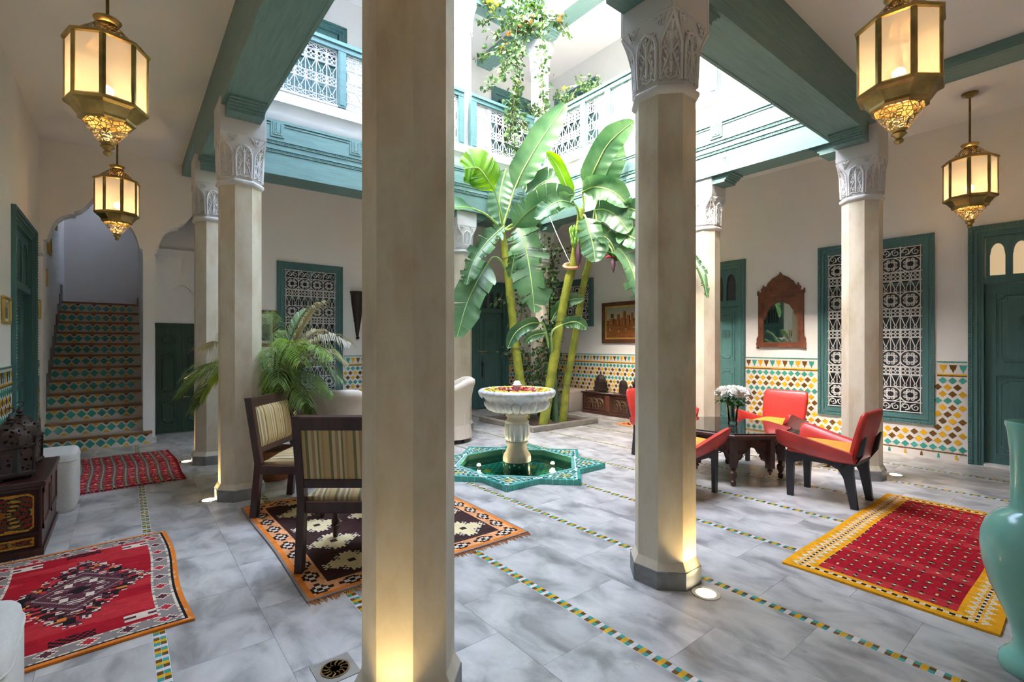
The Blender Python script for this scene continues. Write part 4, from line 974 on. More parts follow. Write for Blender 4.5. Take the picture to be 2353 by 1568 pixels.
# ------------------------------------------------------------------ rugs
C = {k: lin(v) for k, v in dict(red='a3101f', red2='b82a30', dred='7d0c1c', cream='d8c6b0', grey='8c7f78', maroon='5a2a33', black='1c1414', orange='d97a2a', peach='dd9a68', brown='3a2320', dbrown='2a1815', sand='dcc89a', yellow='e09a12', blue='4f6a8c', green='6f7a3a', pink='c9838a').items()}
def h2(i, j, s=0): return (math.sin(i*12.9898 + j*78.233 + s*37.7) * 43758.5453) % 1.0
def rug_a(nx, ny):
    cx, cy = nx/2 - .5, ny/2 - .5
    def f(i, j):
        e = min(i, nx - 1 - i, j, ny - 1 - j)
        if e < 2: return C['orange'] if e < 1 or h2(i//3, j//3) > .3 else C['peach']
        if e == 2: return C['black']
        k = i if min(j, ny-1-j) < min(i, nx-1-i) else j
        if e < 11:
            d = abs((k % 12) - 6); q = e - 3
            if q in (0, 7): return C['cream'] if h2(i, j) > .35 else C['grey']
            if d + abs(q - 4) < 3: return (C['maroon'], C['red2'])[(k // 12) % 2]
            if d + abs(q - 4) == 3: return C['cream']
            return C['grey']
        dx, dy = abs(i - cx), abs(j - cy); sx = (int(dx) // 3) * 3; 
        d = sx / 28 + dy / 44 + .05 * ((int(dy) // 2) % 2)
        if dx/5 + dy/4 < 1: return C['black']
        if d < .30: return C['maroon'] if h2(i//2, j) > .12 else C['grey']
        if d < .33: return C['cream']
        if d < .58: return C['maroon'] if (int(dy) + int(dx)) % 5 else C['grey']
        if d < .61: return C['cream'] if h2(i, j) > .3 else C['black']
        if d < .84: return C['black'] if h2(i//3, j//2, 2) > .55 else (C['maroon'] if h2(i//2, j//3, 3) > .4 else C['orange'] if h2(i//4, j//4, 5) > .8 else C['red2'])
        if d < .90: return C['cream'] if h2(i, j, 1) > .45 else C['maroon']
        a, b = abs(dx - 22), abs(dy - 46)
        if a < 6 and b < 3: return C['cream'] if b > 1 or a < 2 else C['maroon']
        if dx < 7 and abs(dy - 49) < 3 and (int(dx) + int(dy)) % 3: return C['black']
        s = .75 + .5 * noise.noise((j * .13, i * .02, 1.3)); c = C['red'] if s < .8 else C['red2']
        return tuple(x * (0.85 + .25 * h2(i//4, j, 9)) for x in c)
    return f
def runner(nx, ny):
    def f(i, j):
        e = min(i, nx - 1 - i)
        if e < 2: return C['dred']
        k = i % 14
        if k in (0, 7): return C['cream'] if j % 2 else C['brown']
        if k in (1, 6, 8, 13): return C['brown'] if (j // 2) % 2 else C['grey']
        d = abs((j % 8) - 4) + abs((k % 7) - 4)
        if d < 2: return (C['orange'], C['cream'], C['red2'], C['grey'])[(j // 8 + i // 7) % 4]
        if d == 3: return C['red2']
        return C['red'] if h2(i, j) > .2 else C['pink']
    return f
def rug_b(nx, ny):
    def f(i, j):
        e = min(i, nx - 1 - i, j, ny - 1 - j); k = i if min(j, ny-1-j) < min(i, nx-1-i) else j
        if e < 10:
            if e == 0: return C['grey']
            d = abs((k % 12) - 5.5) * .55 + abs(e - 5.5)
            if d < .9: return C['black']
            if d < 2.3: return C['cream']
            if d < 3.4: return C['dbrown']
            return tuple(x * (.85 + .3*h2(i//3, j//3)) for x in (C['peach'] if e > 2 else C['orange']))
        u, v = (i - 10) % 27, (j - 10) % 24; a, b = abs(u - 13), abs(v - 12)
        st = (int(a) // 3) * 3; d = st / 12 + b / 10
        if a < 2 and b < 1.5: return C['brown']
        if d < .85 and not (int(a) % 6 > 3 and b > 3): return C['sand']
        if d < 1.0: return C['dbrown'] if (i + j) % 2 else C['cream']
        if (i - 10) // 27 % 2 == 1 and a < 5 and abs(b - 11) < 1.5: return C['blue'] if (i % 2) else C['cream']
        return tuple(x * (.8 + .5*h2(i//5, j)) for x in C['brown'])
    return f
def rug_r(nx, ny):     # i along the length (X), j across (Y)
    def f(i, j):
        ei, ej = min(i, nx - 1 - i), min(j, ny - 1 - j); bi, bj = 9, 14
        if ei < bi or ej < bj:
            m = ej if ej < bj and (ei >= bi or ej * bi < ei * bj) else ei; k = i if m == ej and ej < bj else j; wd = bj if k == i else bi
            if m < 2: return C['yellow']
            q = m - wd / 2; z = abs((k % 6) - 3)
            if abs(q) < .8: return C['black'] if (k // 2) % 2 else C['cream']
            if abs(abs(q) - z*.7 - 1.2) < .8 and wd > 10: return C['cream']
            if wd <= 10 and abs(q - (z - 1.5)) < .7: return C['cream']
            return tuple(x * (.85 + .3*h2(i//2, j//2)) for x in C['yellow'])
        u, v = (i + (4 if (j // 5) % 2 else 0)) % 8, j % 5
        if v == 2:
            if u == 4: return C['cream']
            if u in (3, 5): return (C['green'], C['black'], C['orange'], C['black'])[(i // 8 + j // 5) % 4]
            if u in (2, 6): return C['black'] if h2(i, j) > .5 else C['dred']
        if v in (1, 3) and u == 4: return C['green'] if (i//8 + j//5) % 2 else C['dred']
        s = noise.noise((i*.05, 2.0, 3.1)); c = C['red'] if s < .12 else C['red2']
        return tuple(x * (.85 + .25*h2(i, j//6)) for x in c)
    return f
def small_rug(nx, ny):
    def f(i, j):
        e = min(i, nx-1-i, j, ny-1-j)
        if e < 3: return C['peach']
        return (C['orange'], C['brown'], C['peach'], C['maroon'])[((abs(i - nx//2) + abs(j - ny//2)) // 3) % 4]
    return f
def wavy(a, k, s): return lambda x, y, z: (x + a*math.sin(y*k + s) * (1 if True else 0), y + a*.6*math.sin(x*k*1.3 + s), z)
def rug(name, label, x0, x1, y0, y1, cell, fn, fringe, fmat, rz=0.0, warp=None, group=None):
    w, h = x1 - x0, y1 - y0; nx, ny = int(w/cell), int(h/cell)
    t = thing(name, label, 'rug', ((x0+x1)/2, (y0+y1)/2, .0008), rz)
    obj('weave', grid_mesh(name, nx, ny, w, h, fn(nx, ny), 'woven_wool', warp, .011), None, t)
    f = MB(); r = random.Random(int(abs(x0*100)))
    for side, n in fringe:
        for k in range(n):
            s = (k + .5) / n - .5
            if side in 'SN': p = Vector((s*w, (-h/2 if side == 'S' else h/2), .006)); d = Vector((0, -1 if side == 'S' else 1, 0))
            else: p = Vector(((-w/2 if side == 'W' else w/2), s*h, .006)); d = Vector((-1 if side == 'W' else 1, 0, 0))
            if warp: p = Vector(warp(p.x, p.y, p.z))
            L = .035 * (.6 + r.random()); q = Vector((-d.y, d.x, 0)) * (r.random() - .5) * .03
            f.tube([p - d*.01, p + d*L*.5 + q*.4, p + d*L + q + Vector((0, 0, -.004))], [.0035, .003, .0015], 3)
    if fringe: tag(obj('fringe', f, fmat, t), kind='stuff')
    return t
rug('red_medallion_rug', 'red rug with dark medallion and grey border at the lower left', -.63, .25, 2.80, 4.25, .0115, rug_a, [('N', 70)], 'cream_wool', .02, wavy(.012, 5, 0))
rug('striped_runner_rug', 'red striped kilim before the bottom of the stairs', -.55, .47, 5.80, 7.48, .013, runner, [('S', 70)], 'red_wool', .03, wavy(.012, 4, 1))
rug('brown_rug', 'brown rug with cream stepped diamonds under the striped chairs', .75, 2.26, 2.63, 4.48, .0150, rug_b, [('S', 150)], 'orange_wool', .0, wavy(.008, 4, 2))
rug('crimson_rug', 'crimson rug with golden border at the lower right beside the teal vase', 3.15, 5.33, .34, 1.29, .0115, rug_r, [('E', 60)], 'orange_wool', 0, wavy(.006, 5, .5))
rug('small_kilim_rug', 'small faded orange kilim on the floor by the carved chest', 6.42, 7.0, 4.35, 5.25, .02, small_rug, [('N', 30)], 'orange_wool')

# ------------------------------------------------------------------ dark wood chairs with striped cloth
def stripes():
    m, nt, b = nodes('stripe_cloth', .75); tc = N(nt, 'ShaderNodeTexCoord'); sp = N(nt, 'ShaderNodeSeparateXYZ'); nt.links.new(tc.outputs['Object'], sp.inputs[0])
    mu = N(nt, 'ShaderNodeMath', operation='MULTIPLY', i_1=7.2); fr = N(nt, 'ShaderNodeMath', operation='FRACT'); nt.links.new(sp.outputs[0], mu.inputs[0]); nt.links.new(mu.outputs[0], fr.inputs[0])
    r = ramp(nt, fr.outputs[0], [(0, lin('b59a66')), (.22, lin('6f6a45')), (.34, lin('c0a97c')), (.48, lin('9c8260')), (.62, lin('c7b487')), (.72, lin('77714c')), (.80, lin('b89e6c')), (.9, lin('a58b62'))]); r.color_ramp.interpolation = 'CONSTANT'
    n = N(nt, 'ShaderNodeTexNoise', i_Scale=120.0); nt.links.new(tc.outputs['Object'], n.inputs['Vector']); bump(nt, b, n.outputs[0], .2); nt.links.new(r.outputs[0], b.inputs['Base Color'])
stripes()
def pillow(mb, x0, x1, y0, y1, z0, z1, bulge=.02, n=8):      # upholstered pad: rounded slab, bulging on +Z
    def prof(t): return 1 - abs(2*t - 1) ** 4
    rings = []
    top = [[(x0 + (x1-x0)*i/n, y0 + (y1-y0)*j/n, z1 - bulge + bulge * math.sqrt(max(0, prof(i/n) * prof(j/n)))) for i in range(n + 1)] for j in range(n + 1)]
    o = len(mb.v); mb.v += [p for r in top for p in r]
    for j in range(n):
        for i in range(n): a = o + j*(n+1) + i; mb.f.append((a, a+1, a+n+2, a+n+1))
    e = [i for i in range(n+1)] + [j*(n+1)+n for j in range(1, n+1)] + [n*(n+1)+i for i in range(n-1, -1, -1)] + [j*(n+1) for j in range(n-1, 0, -1)]
    q = len(mb.v); mb.v += [(mb.v[o+k][0], mb.v[o+k][1], z0) for k in e]; m = len(e)
    for k in range(m): mb.f.append((o+e[k], q+k, q+(k+1) % m, o+e[(k+1) % m]))
    mb.f.append(tuple(q + k for k in reversed(range(m)))); return mb
def striped_chair():
    t = thing('striped_chair', '', 'chair', group='dark wood chairs with striped upholstery'); W, Dp = .58, .50
    def lean(z): return -Dp/2 - max(0, z - .42) * .16 + (.04 * (1 - z/.42) * -1 if z < .42 else 0)
    for s in (-1, 1):
        p = MB()
        p.loft([[(s*W/2 + a*.022, lean(z) + b*.026, z) for a, b in ((-1,-1),(1,-1),(1,1),(-1,1))] for z in (0, .2, .42, .6, .80, .92)]); obj('rear_post', p, 'dark_wood', t)
        obj('front_leg', MB().lathe([(.014, 0), (.016, .01), (.022, .07), (.03, .075), (.03, .085), (.022, .09), (.026, .10), (.026, .12), (.018, .13), (.02, .25), (.026, .30), (.026, .36)], 14, (s*(W/2 - .02), Dp/2 - .02, 0)), 'dark_wood', t, smooth=40)
        obj('side_rail', MB().box(s*W/2 - .018, -Dp/2, .335, s*W/2 + .018, Dp/2 + .005, .40, .004), 'dark_wood', t)
    obj('front_rail', MB().box(-W/2, Dp/2 - .035, .335, W/2, Dp/2 + .005, .40, .004), 'dark_wood', t); obj('rear_rail', MB().box(-W/2 + .02, -Dp/2 - .018, .335, W/2 - .02, -Dp/2 + .018, .40, .004), 'dark_wood', t)
    y0 = lean(.52); y1 = lean(.90); th = math.atan2(y0 - y1, .38)
    M = Matrix.Translation((0, lean(.5), .5)) @ Matrix.Rotation(th, 4, 'X')
    tr = MB().box(-W/2 - .022, -.026, .345, W/2 + .022, .026, .425, .006); obj('top_rail', tr.xf(M), 'dark_wood', t); lr = MB().box(-W/2 + .02, -.02, -.01, W/2 - .02, .02, .045, .004); obj('lower_rail', lr.xf(M), 'dark_wood', t)
    # padded back: front pad and rear cloth
    bp = pillow(MB(), -W/2 + .03, W/2 - .03, .035, .355, .0, .045, .025); bp.xf(Matrix(((1,0,0,0),(0,0,1,0),(0,1,0,0),(0,0,0,1)))); 
    for i, f in enumerate(bp.f): bp.f[i] = tuple(reversed(f))
    obj('back_pad', bp.xf(M), 'stripe_cloth', t, smooth=60); obj('back_cloth', MB().box(-W/2 + .022, -.012, .04, W/2 - .022, .004, .35).xf(M), 'stripe_cloth', t)
    obj('seat_pad', pillow(MB(), -W/2 + .015, W/2 - .015, -Dp/2 + .02, Dp/2 - .005, .39, .475, .05), 'stripe_cloth', t, smooth=60)
    return t
c0 = striped_chair(); c0['label'] = 'dark wood striped chair seen from behind on the brown rug'; f = -YAW
cB = Vector((.809, 3.0, 0)) + Vector((math.cos(f), math.sin(f), 0))*.29 + Vector((-math.sin(f), math.cos(f), 0))*.28
c0.location = (cB.x, cB.y, .0125); c0.rotation_euler = (0, 0, f)
copy_tree(c0, (1.19, 4.19, .0125), math.radians(-40 - 90), 'dark wood striped chair turned sideways beside the palm column')

# ------------------------------------------------------------------ linen tub armchairs
def tub():
    t = thing('tub_armchair', '', 'armchair', group='linen covered tub armchairs'); n = 28
    path = []
    for k in range(n + 1):
        a = math.radians(-35 + 250 * k / n); ex = .38 * abs(math.cos(a)) ** .8 * (1 if math.cos(a) > 0 else -1); ey = -.36 * abs(math.sin(a)) ** .8 * (1 if math.sin(a) > 0 else -1)
        path.append((Vector((ex, ey, 0)), math.sin(a)))
    prof = [(.0, .20), (.0, .34), (.012, .50), (.035, .66), (.06, .76), (.075, .80), (.07, .845), (.035, .87), (-.01, .865), (-.04, .835), (-.055, .78), (-.06, .60), (-.07, .42)]
    rings = []
    for k, (p, s) in enumerate(path):
        a, b = path[max(k-1, 0)][0], path[min(k+1, n)][0]; tg = (b - a).normalized(); nr = Vector((-tg.y, tg.x, 0)); 
        if nr.dot(p) < 0: nr = -nr
        hb = .74 + .26 * max(0, min(1, (s + .25) / 1.0))
        rings.append([tuple(p + nr*o + Vector((0, 0, .20 + (z - .20) * hb))) for o, z in prof])
    obj('shell', MB().loft(rings), 'linen', t, smooth=60)
    sk = MB(); m = 72; rr = []
    for z, o in ((.06, .035), (.14, .022), (.24, .005)):
        rr.append([(math.copysign(abs(math.cos(TAU*k/m))**.75, math.cos(TAU*k/m)) * (.375 + o + .008*math.sin(k*2.6)), math.copysign(abs(math.sin(TAU*k/m))**.75, math.sin(TAU*k/m)) * (.355 + o + .008*math.sin(k*2.6)), z) for k in range(m)])
    obj('skirt', MB().loft(rr, True, True), 'linen', t, smooth=60)
    obj('seat_cushion', pillow(MB(), -.30, .30, -.28, .36, .24, .47, .06), 'linen', t, smooth=60)
    for x in (-.27, .27):
        for y in (-.25, .25): obj('foot', MB().lathe([(.018, 0), (.026, .07)], 8, (x, y, 0)), 'dark_wood', t)
    return t
a0 = tub(); a0.location = (1.86, 5.42, 0); a0.rotation_euler = (0, 0, -YAW); a0['label'] = 'beige linen tub armchair seen from behind right of the palm'
copy_tree(a0, (3.52, 5.93, 0), math.radians(60), 'beige linen tub armchair just left of the fountain')

# ------------------------------------------------------------------ red armchairs
def red_chair():
    t = thing('red_armchair', '', 'armchair', group='red leather armchairs around the glass table')
    for s in (-1, 1):
        x0 = s * .19
        fr = MB(); fr.extr([(x0 - .017, y, z) for y, z in ((.27, 0), (.225, 0), (.215, .30), (.14, .335), (-.06, .335), (-.13, .30), (-.165, .24), (-.215, .0), (-.265, .0), (-.235, .28), (-.235, .42), (-.315, .60), (-.325, .60), (-.30, .45), (-.22, .40), (.285, .40))], (.034, 0, 0)); obj('side_frame', fr, 'black_paint', t)
        # upholstered arm, rising to the front and leaning out
        rg = []
        for y, zb, zt, o in ((-.245, .365, .462, 0), (-.10, .365, .495, .005), (.08, .385, .54, .015), (.24, .425, .582, .03), (.305, .445, .595, .036), (.33, .465, .58, .036)):
            c = s*(.225 + o); th = .034 if y < .3 else .022
            pts = []
            for k in range(10):
                a = TAU*k/10; pts.append((c + th*math.copysign(abs(math.cos(a))**.5, math.cos(a)) + s*.03*(math.sin(a)), y, (zb+zt)/2 + (zt-zb)/2*math.copysign(abs(math.sin(a))**.6, math.sin(a))))
            rg.append(pts)
        obj('arm', MB().loft(rg), 'red_leather', t, smooth=70)
    obj('seat_base', MB().box(-.215, -.24, .385, .215, .27, .43, .015), 'red_leather', t, smooth=50)
    obj('seat_pad', pillow(MB(), -.20, .20, -.22, .285, .425, .485, .03), 'ochre_fabric', t, smooth=60)
    rg = []
    for z, hw, y, th in ((.372, .19, -.225, .012), (.385, .21, -.225, .03), (.45, .232, -.232, .034), (.58, .245, -.262, .034), (.70, .248, -.292, .032), (.765, .24, -.308, .028), (.792, .222, -.315, .016), (.797, .20, -.316, .004)):
        rg.append([(hw*math.copysign(abs(math.cos(TAU*k/20))**.35, math.cos(TAU*k/20)), y + th*math.copysign(abs(math.sin(TAU*k/20))**.6, math.sin(TAU*k/20)), z) for k in range(20)])
    obj('backrest', MB().loft(rg), 'red_leather', t, smooth=60)
    obj('cross_rail', MB().box(-.175, -.24, .345, .175, -.20, .395), 'black_paint', t)
    return t
rcx = red_chair(); rcx.location = (4.83, 1.58, 0); rcx['label'] = 'red armchair nearest the crimson rug, seen from behind'
copy_tree(rcx, (5.86, 2.48, 0), math.pi/2, 'red armchair facing the viewer beyond the glass table')
copy_tree(rcx, (3.94, 2.48, 0), -math.pi/2, 'red armchair cut off by the central column, left of the table')
copy_tree(rcx, (5.03, 3.44, 0), math.pi, 'red armchair glimpsed behind the left edge of the central column')

# ------------------------------------------------------------------ octagonal carved table with glass top
t = thing('octagonal_table', 'dark carved octagonal table with glass top between the red armchairs', 'table', (4.90, 2.51, 0), math.radians(22.5 + 8))
obj('table_top', MB().loft([[(x, y, z) for x, y in ngon(8, r)] for r, z in ((.545, .455), (.57, .465), (.588, .478), (.588, .495), (.573, .503))]), 'table_wood', t); obj('glass_top', MB().loft([[(x, y, z) for x, y in ngon(8, r)] for r, z in ((.56, .503), (.565, .512), (.56, .514))]), 'table_glass', t)
AP = .46; cr = ngon(8, AP)
for k in range(8):
    p, q = Vector((*cr[k], 0)), Vector((*cr[(k+1) % 8], 0)); d = q - p; nrm = Vector((d.y, -d.x, 0)).normalized(); L = d.length
    arch = [(.02, .16), (.10, .20), (.13, .24), (.20, .25), (.24, .30), (.34, .315), (.40, .35), (.5, .365)]; arch = arch + [(1 - a, b) for a, b in reversed(arch[:-1])]
    m = MB()
    for (a, za), (b, zb) in zip(arch, arch[1:]):
        A, B = p + d*a, p + d*b; m.extr([(A.x, A.y, za), (B.x, B.y, zb), (B.x, B.y, .46), (A.x, A.y, .46)], tuple(-nrm*.02))
    ap = obj('apron_panel', m, 'table_wood', t); r = MB(); rr = random.Random(k)
    for s in range(16):
        a = .08 + .84*rr.random(); lo = .38 - .2*abs(2*a - 1)**.8; z = lo + (.45 - lo)*rr.random(); A = p + d*a + nrm*.002; w = .012 + .012*rr.random(); ph = rr.random()*6
        r.tube([(A.x + d.x/L*w*math.cos(ph + q*.9)*(1 - q*.11), A.y + d.y/L*w*math.cos(ph + q*.9)*(1 - q*.11), z + w*math.sin(ph + q*.9)*(1 - q*.11)) for q in range(8)], .004, 4)
    r.tube([tuple(p + d*a + nrm*.003 + Vector((0, 0, z + .008))) for a, z in arch], .006, 4)
    obj('carving', r, 'table_wood', ap)
    c = p
    if k % 2 == 0:
        a = math.atan2(c.y, c.x); lg = MB().lathe([(.016, 0), (.024, .012), (.026, .045), (.014, .058), (.02, .066), (.032, .09), (.034, .13), (.018, .15), (.028, .16), (.018, .17), (.034, .185)], 14, tuple(c)); o = len(lg.v)
        lg.box(-.034, -.034, .183, .034, .034, .455).xf(Matrix.Translation(c) @ Matrix.Rotation(a, 4, 'Z'), o); obj('leg', lg, 'table_wood', t, smooth=40)
    else:
        lg = MB().lathe([(.004, .10), (.014, .108), (.008, .12), (.022, .135), (.026, .15), (.012, .16), (.03, .17)], 12, tuple(c)); o = len(lg.v); lg.box(-.03, -.03, .165, .03, .03, .455).xf(Matrix.Translation(c) @ Matrix.Rotation(math.atan2(c.y, c.x), 4, 'Z'), o); obj('pendant', lg, 'table_wood', t, smooth=40)
# glass vase and white roses
vx, vy = 4.97, 2.52
v = thing('glass_vase', 'clear cut glass vase on the octagonal table', 'vase', (vx, vy, .5145))
obj('glass', MB().lathe([(.002, 0), (.045, 0), (.047, .006), (.042, .02), (.050, .10), (.064, .215), (.061, .215), (.047, .10), (.038, .025), (.002, .02)], 20, mod=lambda a, k: 1 + .03*math.cos(a*10)), 'clear_glass', v, smooth=60)
obj('vase_water', MB().lathe([(.002, .022), (.036, .027), (.043, .08), (.002, .08)], 16), 'clear_glass', v)
def rose_mesh():
    mb = MB(); r = random.Random(5)
    for L, (rad, n, tilt, up) in enumerate(((.012, 3, .15, .006), (.022, 4, .35, .004), (.034, 5, .75, 0), (.046, 6, 1.1, -.006))):
        for k in range(n):
            a = TAU*(k + .37*L)/n + r.random()*.3; c, s = math.cos(a), math.sin(a); w = rad*.95; h = .034 - .003*L
            def Q(u, vv): rr = rad*.25 + math.sin(tilt)*h*vv + (.006*vv*vv if L > 1 else 0); zz = up + math.cos(tilt)*h*vv; tt = u*w*(1 - .25*abs(u)*vv) * (.5 + .5*vv); return (c*rr - s*tt, s*rr + c*tt, zz - .006*abs(u))
            g = [[Q(u, vv) for u in (-1, -.4, .4, 1)] for vv in (0, .5, .85, 1)]; o = len(mb.v); mb.v += [p for row in g for p in row]
            for j in range(3):
                for i in range(3): mb.f.append((o + j*4 + i, o + j*4 + i + 1, o + j*4 + i + 5, o + j*4 + i + 4))
    me = mb.mesh('rose', 180); me.materials.append(MAT['white_petal']); return me
rose_me = rose_mesh()
def bouquet(lab, loc, rose_z, spread, n, stems=True):
    b = thing('rose_bouquet', lab, 'bouquet', loc); r = random.Random(3)
    for k in range(n):
        a = k*2.39996; d = spread*math.sqrt((k + .5)/n); z = rose_z + .055*(1 - (d/spread)**2) + .01*r.random()
        o = obj('rose', rose_me, None, b, (d*math.cos(a), d*math.sin(a), z)); o.rotation_euler = (-math.sin(a)*d/spread*.9, math.cos(a)*d/spread*.9, r.random()*6); o.scale = (1.15,)*3
    if stems:
        st_ = MB(); lv = MB()
        for k in range(10):
            a = k*2.4; st_.tube([(math.cos(a + 2)*.02, math.sin(a + 2)*.02, .03), (math.cos(a)*.02, math.sin(a)*.02, .18), (math.cos(a)*spread*.75, math.sin(a)*spread*.75, rose_z)], .003, 4)
        for k in range(110):
            a = r.random()*TAU; d = spread*(.15 + .85*math.sqrt(r.random())); z = rose_z - .02 - .09*r.random()*(1.1 - d/spread*.4); w = .018 + .01*r.random(); q = Vector((d*math.cos(a), d*math.sin(a), z)); u = Vector((math.cos(a), math.sin(a), -.7)).normalized()*w*1.7; s = Vector((-math.sin(a), math.cos(a), r.random() - .5)).normalized()*w
            lv.add([tuple(q), tuple(q + u*.5 + s*.7), tuple(q + u), tuple(q + u*.5 - s*.7)], [(0, 1, 2, 3)])
        obj('stems', st_, 'rose_leaf', b); tag(obj('foliage', lv, 'rose_leaf', b), kind='stuff')
    return b
bouquet('bunch of white roses in the glass vase on the octagonal table', (vx, vy, .52), .30, .155, 22)

# low table with flowers mostly hidden behind the nearest column
t = thing('coffee_table', 'round brass tray table behind the nearest column', 'table', (1.74, 3.62, .0125)); obj('tray', MB().lathe([(.28, .43), (.30, .44), (.30, .455), (.28, .45)], 28), 'brass', t)
for k in range(4): obj('leg', MB().tube([(.22*math.cos(TAU*k/4), .22*math.sin(TAU*k/4), 0), (.2*math.cos(TAU*k/4 + .6), .2*math.sin(TAU*k/4 + .6), .435)], .014, 6), 'dark_wood', t)
v = thing('ceramic_vase', 'small white vase on the low table behind the nearest column', 'vase', (1.62, 3.68, .463)); obj('body', MB().lathe([(.035, 0), (.05, .06), (.03, .13), (.036, .15), (.03, .15), (.02, .1)], 16), 'white_plastic', v, smooth=60)
bouquet('white flowers just showing left of the nearest column', (1.62, 3.68, .463), .20, .10, 12)

# ------------------------------------------------------------------ tall teal vase
t = thing('floor_vase', 'tall glossy turquoise ceramic vase cut off by the right edge', 'vase', (2.915, .205, 0))
obj('body', MB().lathe([(.01, 0), (.112, 0), (.118, .012), (.116, .045), (.105, .062), (.082, .085), (.072, .12), (.08, .17), (.105, .24), (.145, .34), (.168, .43), (.175, .50), (.172, .55), (.155, .605), (.12, .645), (.09, .66), (.082, .68), (.08, .78), (.082, .90), (.09, .985), (.098, 1.02), (.094, 1.028), (.084, 1.0), (.072, .9), (.07, .7), (.01, .68)], 48), 'teal_ceramic', t, smooth=60)
# ------------------------------------------------------------------ star pool and marble fountain
SZ = .052
t = thing('star_pool', 'eight pointed star pool tiled in turquoise mosaic under the fountain', 'pool', (FC[0], FC[1], 0))
star = []
for k in range(16): r = STAR_R if k % 2 == 0 else STAR_R*.765; star.append((r*math.cos(TAU*k/16), r*math.sin(TAU*k/16)))
inner = [(x - FC[0], y - FC[1]) for x, y in pool_poly]          # vertices at 22.5 + 45 k, same angles as the notches
kb = MB()
for k in range(8):      # one kite per star point, between two pool corners
    a, tip, b = star[(2*k - 1) % 16], star[2*k], star[(2*k + 1) % 16]; p, q = inner[(k - 1) % 8], inner[k % 8]
    kb.prism([p, a, tip, b, q], .0, SZ - .006)
obj('kerb', kb, 'grout', t)
def shrink(poly, d):
    c = Vector((sum(p[0] for p in poly)/len(poly), sum(p[1] for p in poly)/len(poly))); out = []
    for p in poly: v = Vector(p) - c; out.append(tuple(c + v*(1 - d/max(v.length, 1e-6))))
    return out
mos = {c: MB() for c in ('tile_light_teal', 'tile_dark_green', 'tile_teal', 'tile_yellow', 'tile_white')}
def inside(poly, x, y, m=0.0):
    for k in range(len(poly)):
        p, q = poly[k], poly[(k+1) % len(poly)]
        if (q[0]-p[0])*(y-p[1]) - (q[1]-p[1])*(x-p[0]) < m*math.hypot(q[0]-p[0], q[1]-p[1]): return False
    return True
for k in range(8):
    tip = star[2*k]; a, b = star[(2*k-1) % 16], star[(2*k+1) % 16]; p, q = inner[(k-1) % 8], inner[k % 8]; poly = [p, a, tip, b, q]; an = TAU*k/8
    for e0, e1 in ((a, tip), (tip, b)):       # glazed edge tiles on the rim, each one a piece
        L = math.hypot(e1[0]-e0[0], e1[1]-e0[1]); n = 6; d = ((e1[0]-e0[0])/L, (e1[1]-e0[1])/L); nr = (d[1], -d[0])
        for j in range(n):
            s0, s1 = L*j/n + .0015, L*(j+1)/n - .0015; w = .03
            ins = .0 
            P = [(e0[0]+d[0]*s0 + nr[0]*.004, e0[1]+d[1]*s0 + nr[1]*.004), (e0[0]+d[0]*s1 + nr[0]*.004, e0[1]+d[1]*s1 + nr[1]*.004), (e0[0]+d[0]*s1 - nr[0]*w, e0[1]+d[1]*s1 - nr[1]*w), (e0[0]+d[0]*s0 - nr[0]*w, e0[1]+d[1]*s0 - nr[1]*w)]
            obj('edge_tile', MB().prism(P, .001, SZ), 'tile_teal', t)
    L = math.hypot(q[0]-p[0], q[1]-p[1]); d = ((q[0]-p[0])/L, (q[1]-p[1])/L); nr = (d[1], -d[0])
    for j in range(6):                          # pool rim tiles
        s0, s1 = L*j/6 + .001, L*(j+1)/6 - .001
        obj('rim_tile', MB().prism([(p[0]+d[0]*s0, p[1]+d[1]*s0), (p[0]+d[0]*s0 + nr[0]*.035, p[1]+d[1]*s0 + nr[1]*.035), (p[0]+d[0]*s1 + nr[0]*.035, p[1]+d[1]*s1 + nr[1]*.035), (p[0]+d[0]*s1, p[1]+d[1]*s1)], SZ - .012, SZ + .002), 'tile_light_teal', t)
    # mosaic of little hexagons with a yellow rosette on each point
    cx, cy = math.cos(an)*.735, math.sin(an)*.735; s = .030
    fld = shrink(poly, .0)
    for i in range(-14, 15):
        for j in range(-10, 11):
            x = .735 + s*.9*i + (s*.45 if j % 2 else 0); y = s*.78*j; X, Y = x*math.cos(an) - y*math.sin(an), x*math.sin(an) + y*math.cos(an)
            if not inside(poly, X, Y, .045): continue
            dd = math.hypot(x - .735, y); c = 'tile_yellow' if dd < .02 or .034 < dd < .058 and (i + j) % 2 == 0 else ('tile_dark_green' if (i - j) % 3 == 0 else ('tile_light_teal' if (i + j) % 4 else 'tile_white'))
            mos[c].prism(ngon(6, s*.46, an + .52, (X, Y)), SZ - .007, SZ)
for i in range(-32, 33):
    for j in range(-38, 39):
        s = .034; x = s*.9*i + (s*.45 if j % 2 else 0); y = s*.78*j
        if not inside(inner, x, y, .02): continue
        dd = min(math.hypot(x - .38*math.cos(TAU*k/4 + .4), y - .38*math.sin(TAU*k/4 + .4)) for k in range(4))
        mos['tile_yellow' if dd < .05 else 'tile_dark_green' if (i - j) % 3 == 0 and j % 2 == 0 else 'tile_teal'].prism(ngon(6, s*.46, .52, (x, y)), -.105, -.10)
for c in mos: tag(obj('mosaic_run', mos[c], c, t), kind='stuff')
pw_ = MB(); ins = [(x*.999, y*.999) for x, y in inner]; outp = [(x*1.04, y*1.04) for x, y in inner]
for k in range(8):
    p, q = ins[k], ins[(k+1) % 8]; pw_.add([(*p, -.11), (*q, -.11), (*q, SZ - .01), (*p, SZ - .01)], [(3, 2, 1, 0)])
obj('pool_wall', pw_, 'tile_dark_green', t); obj('pool_floor', MB().prism(inner, -.14, -.105), 'tile_light_teal', t)
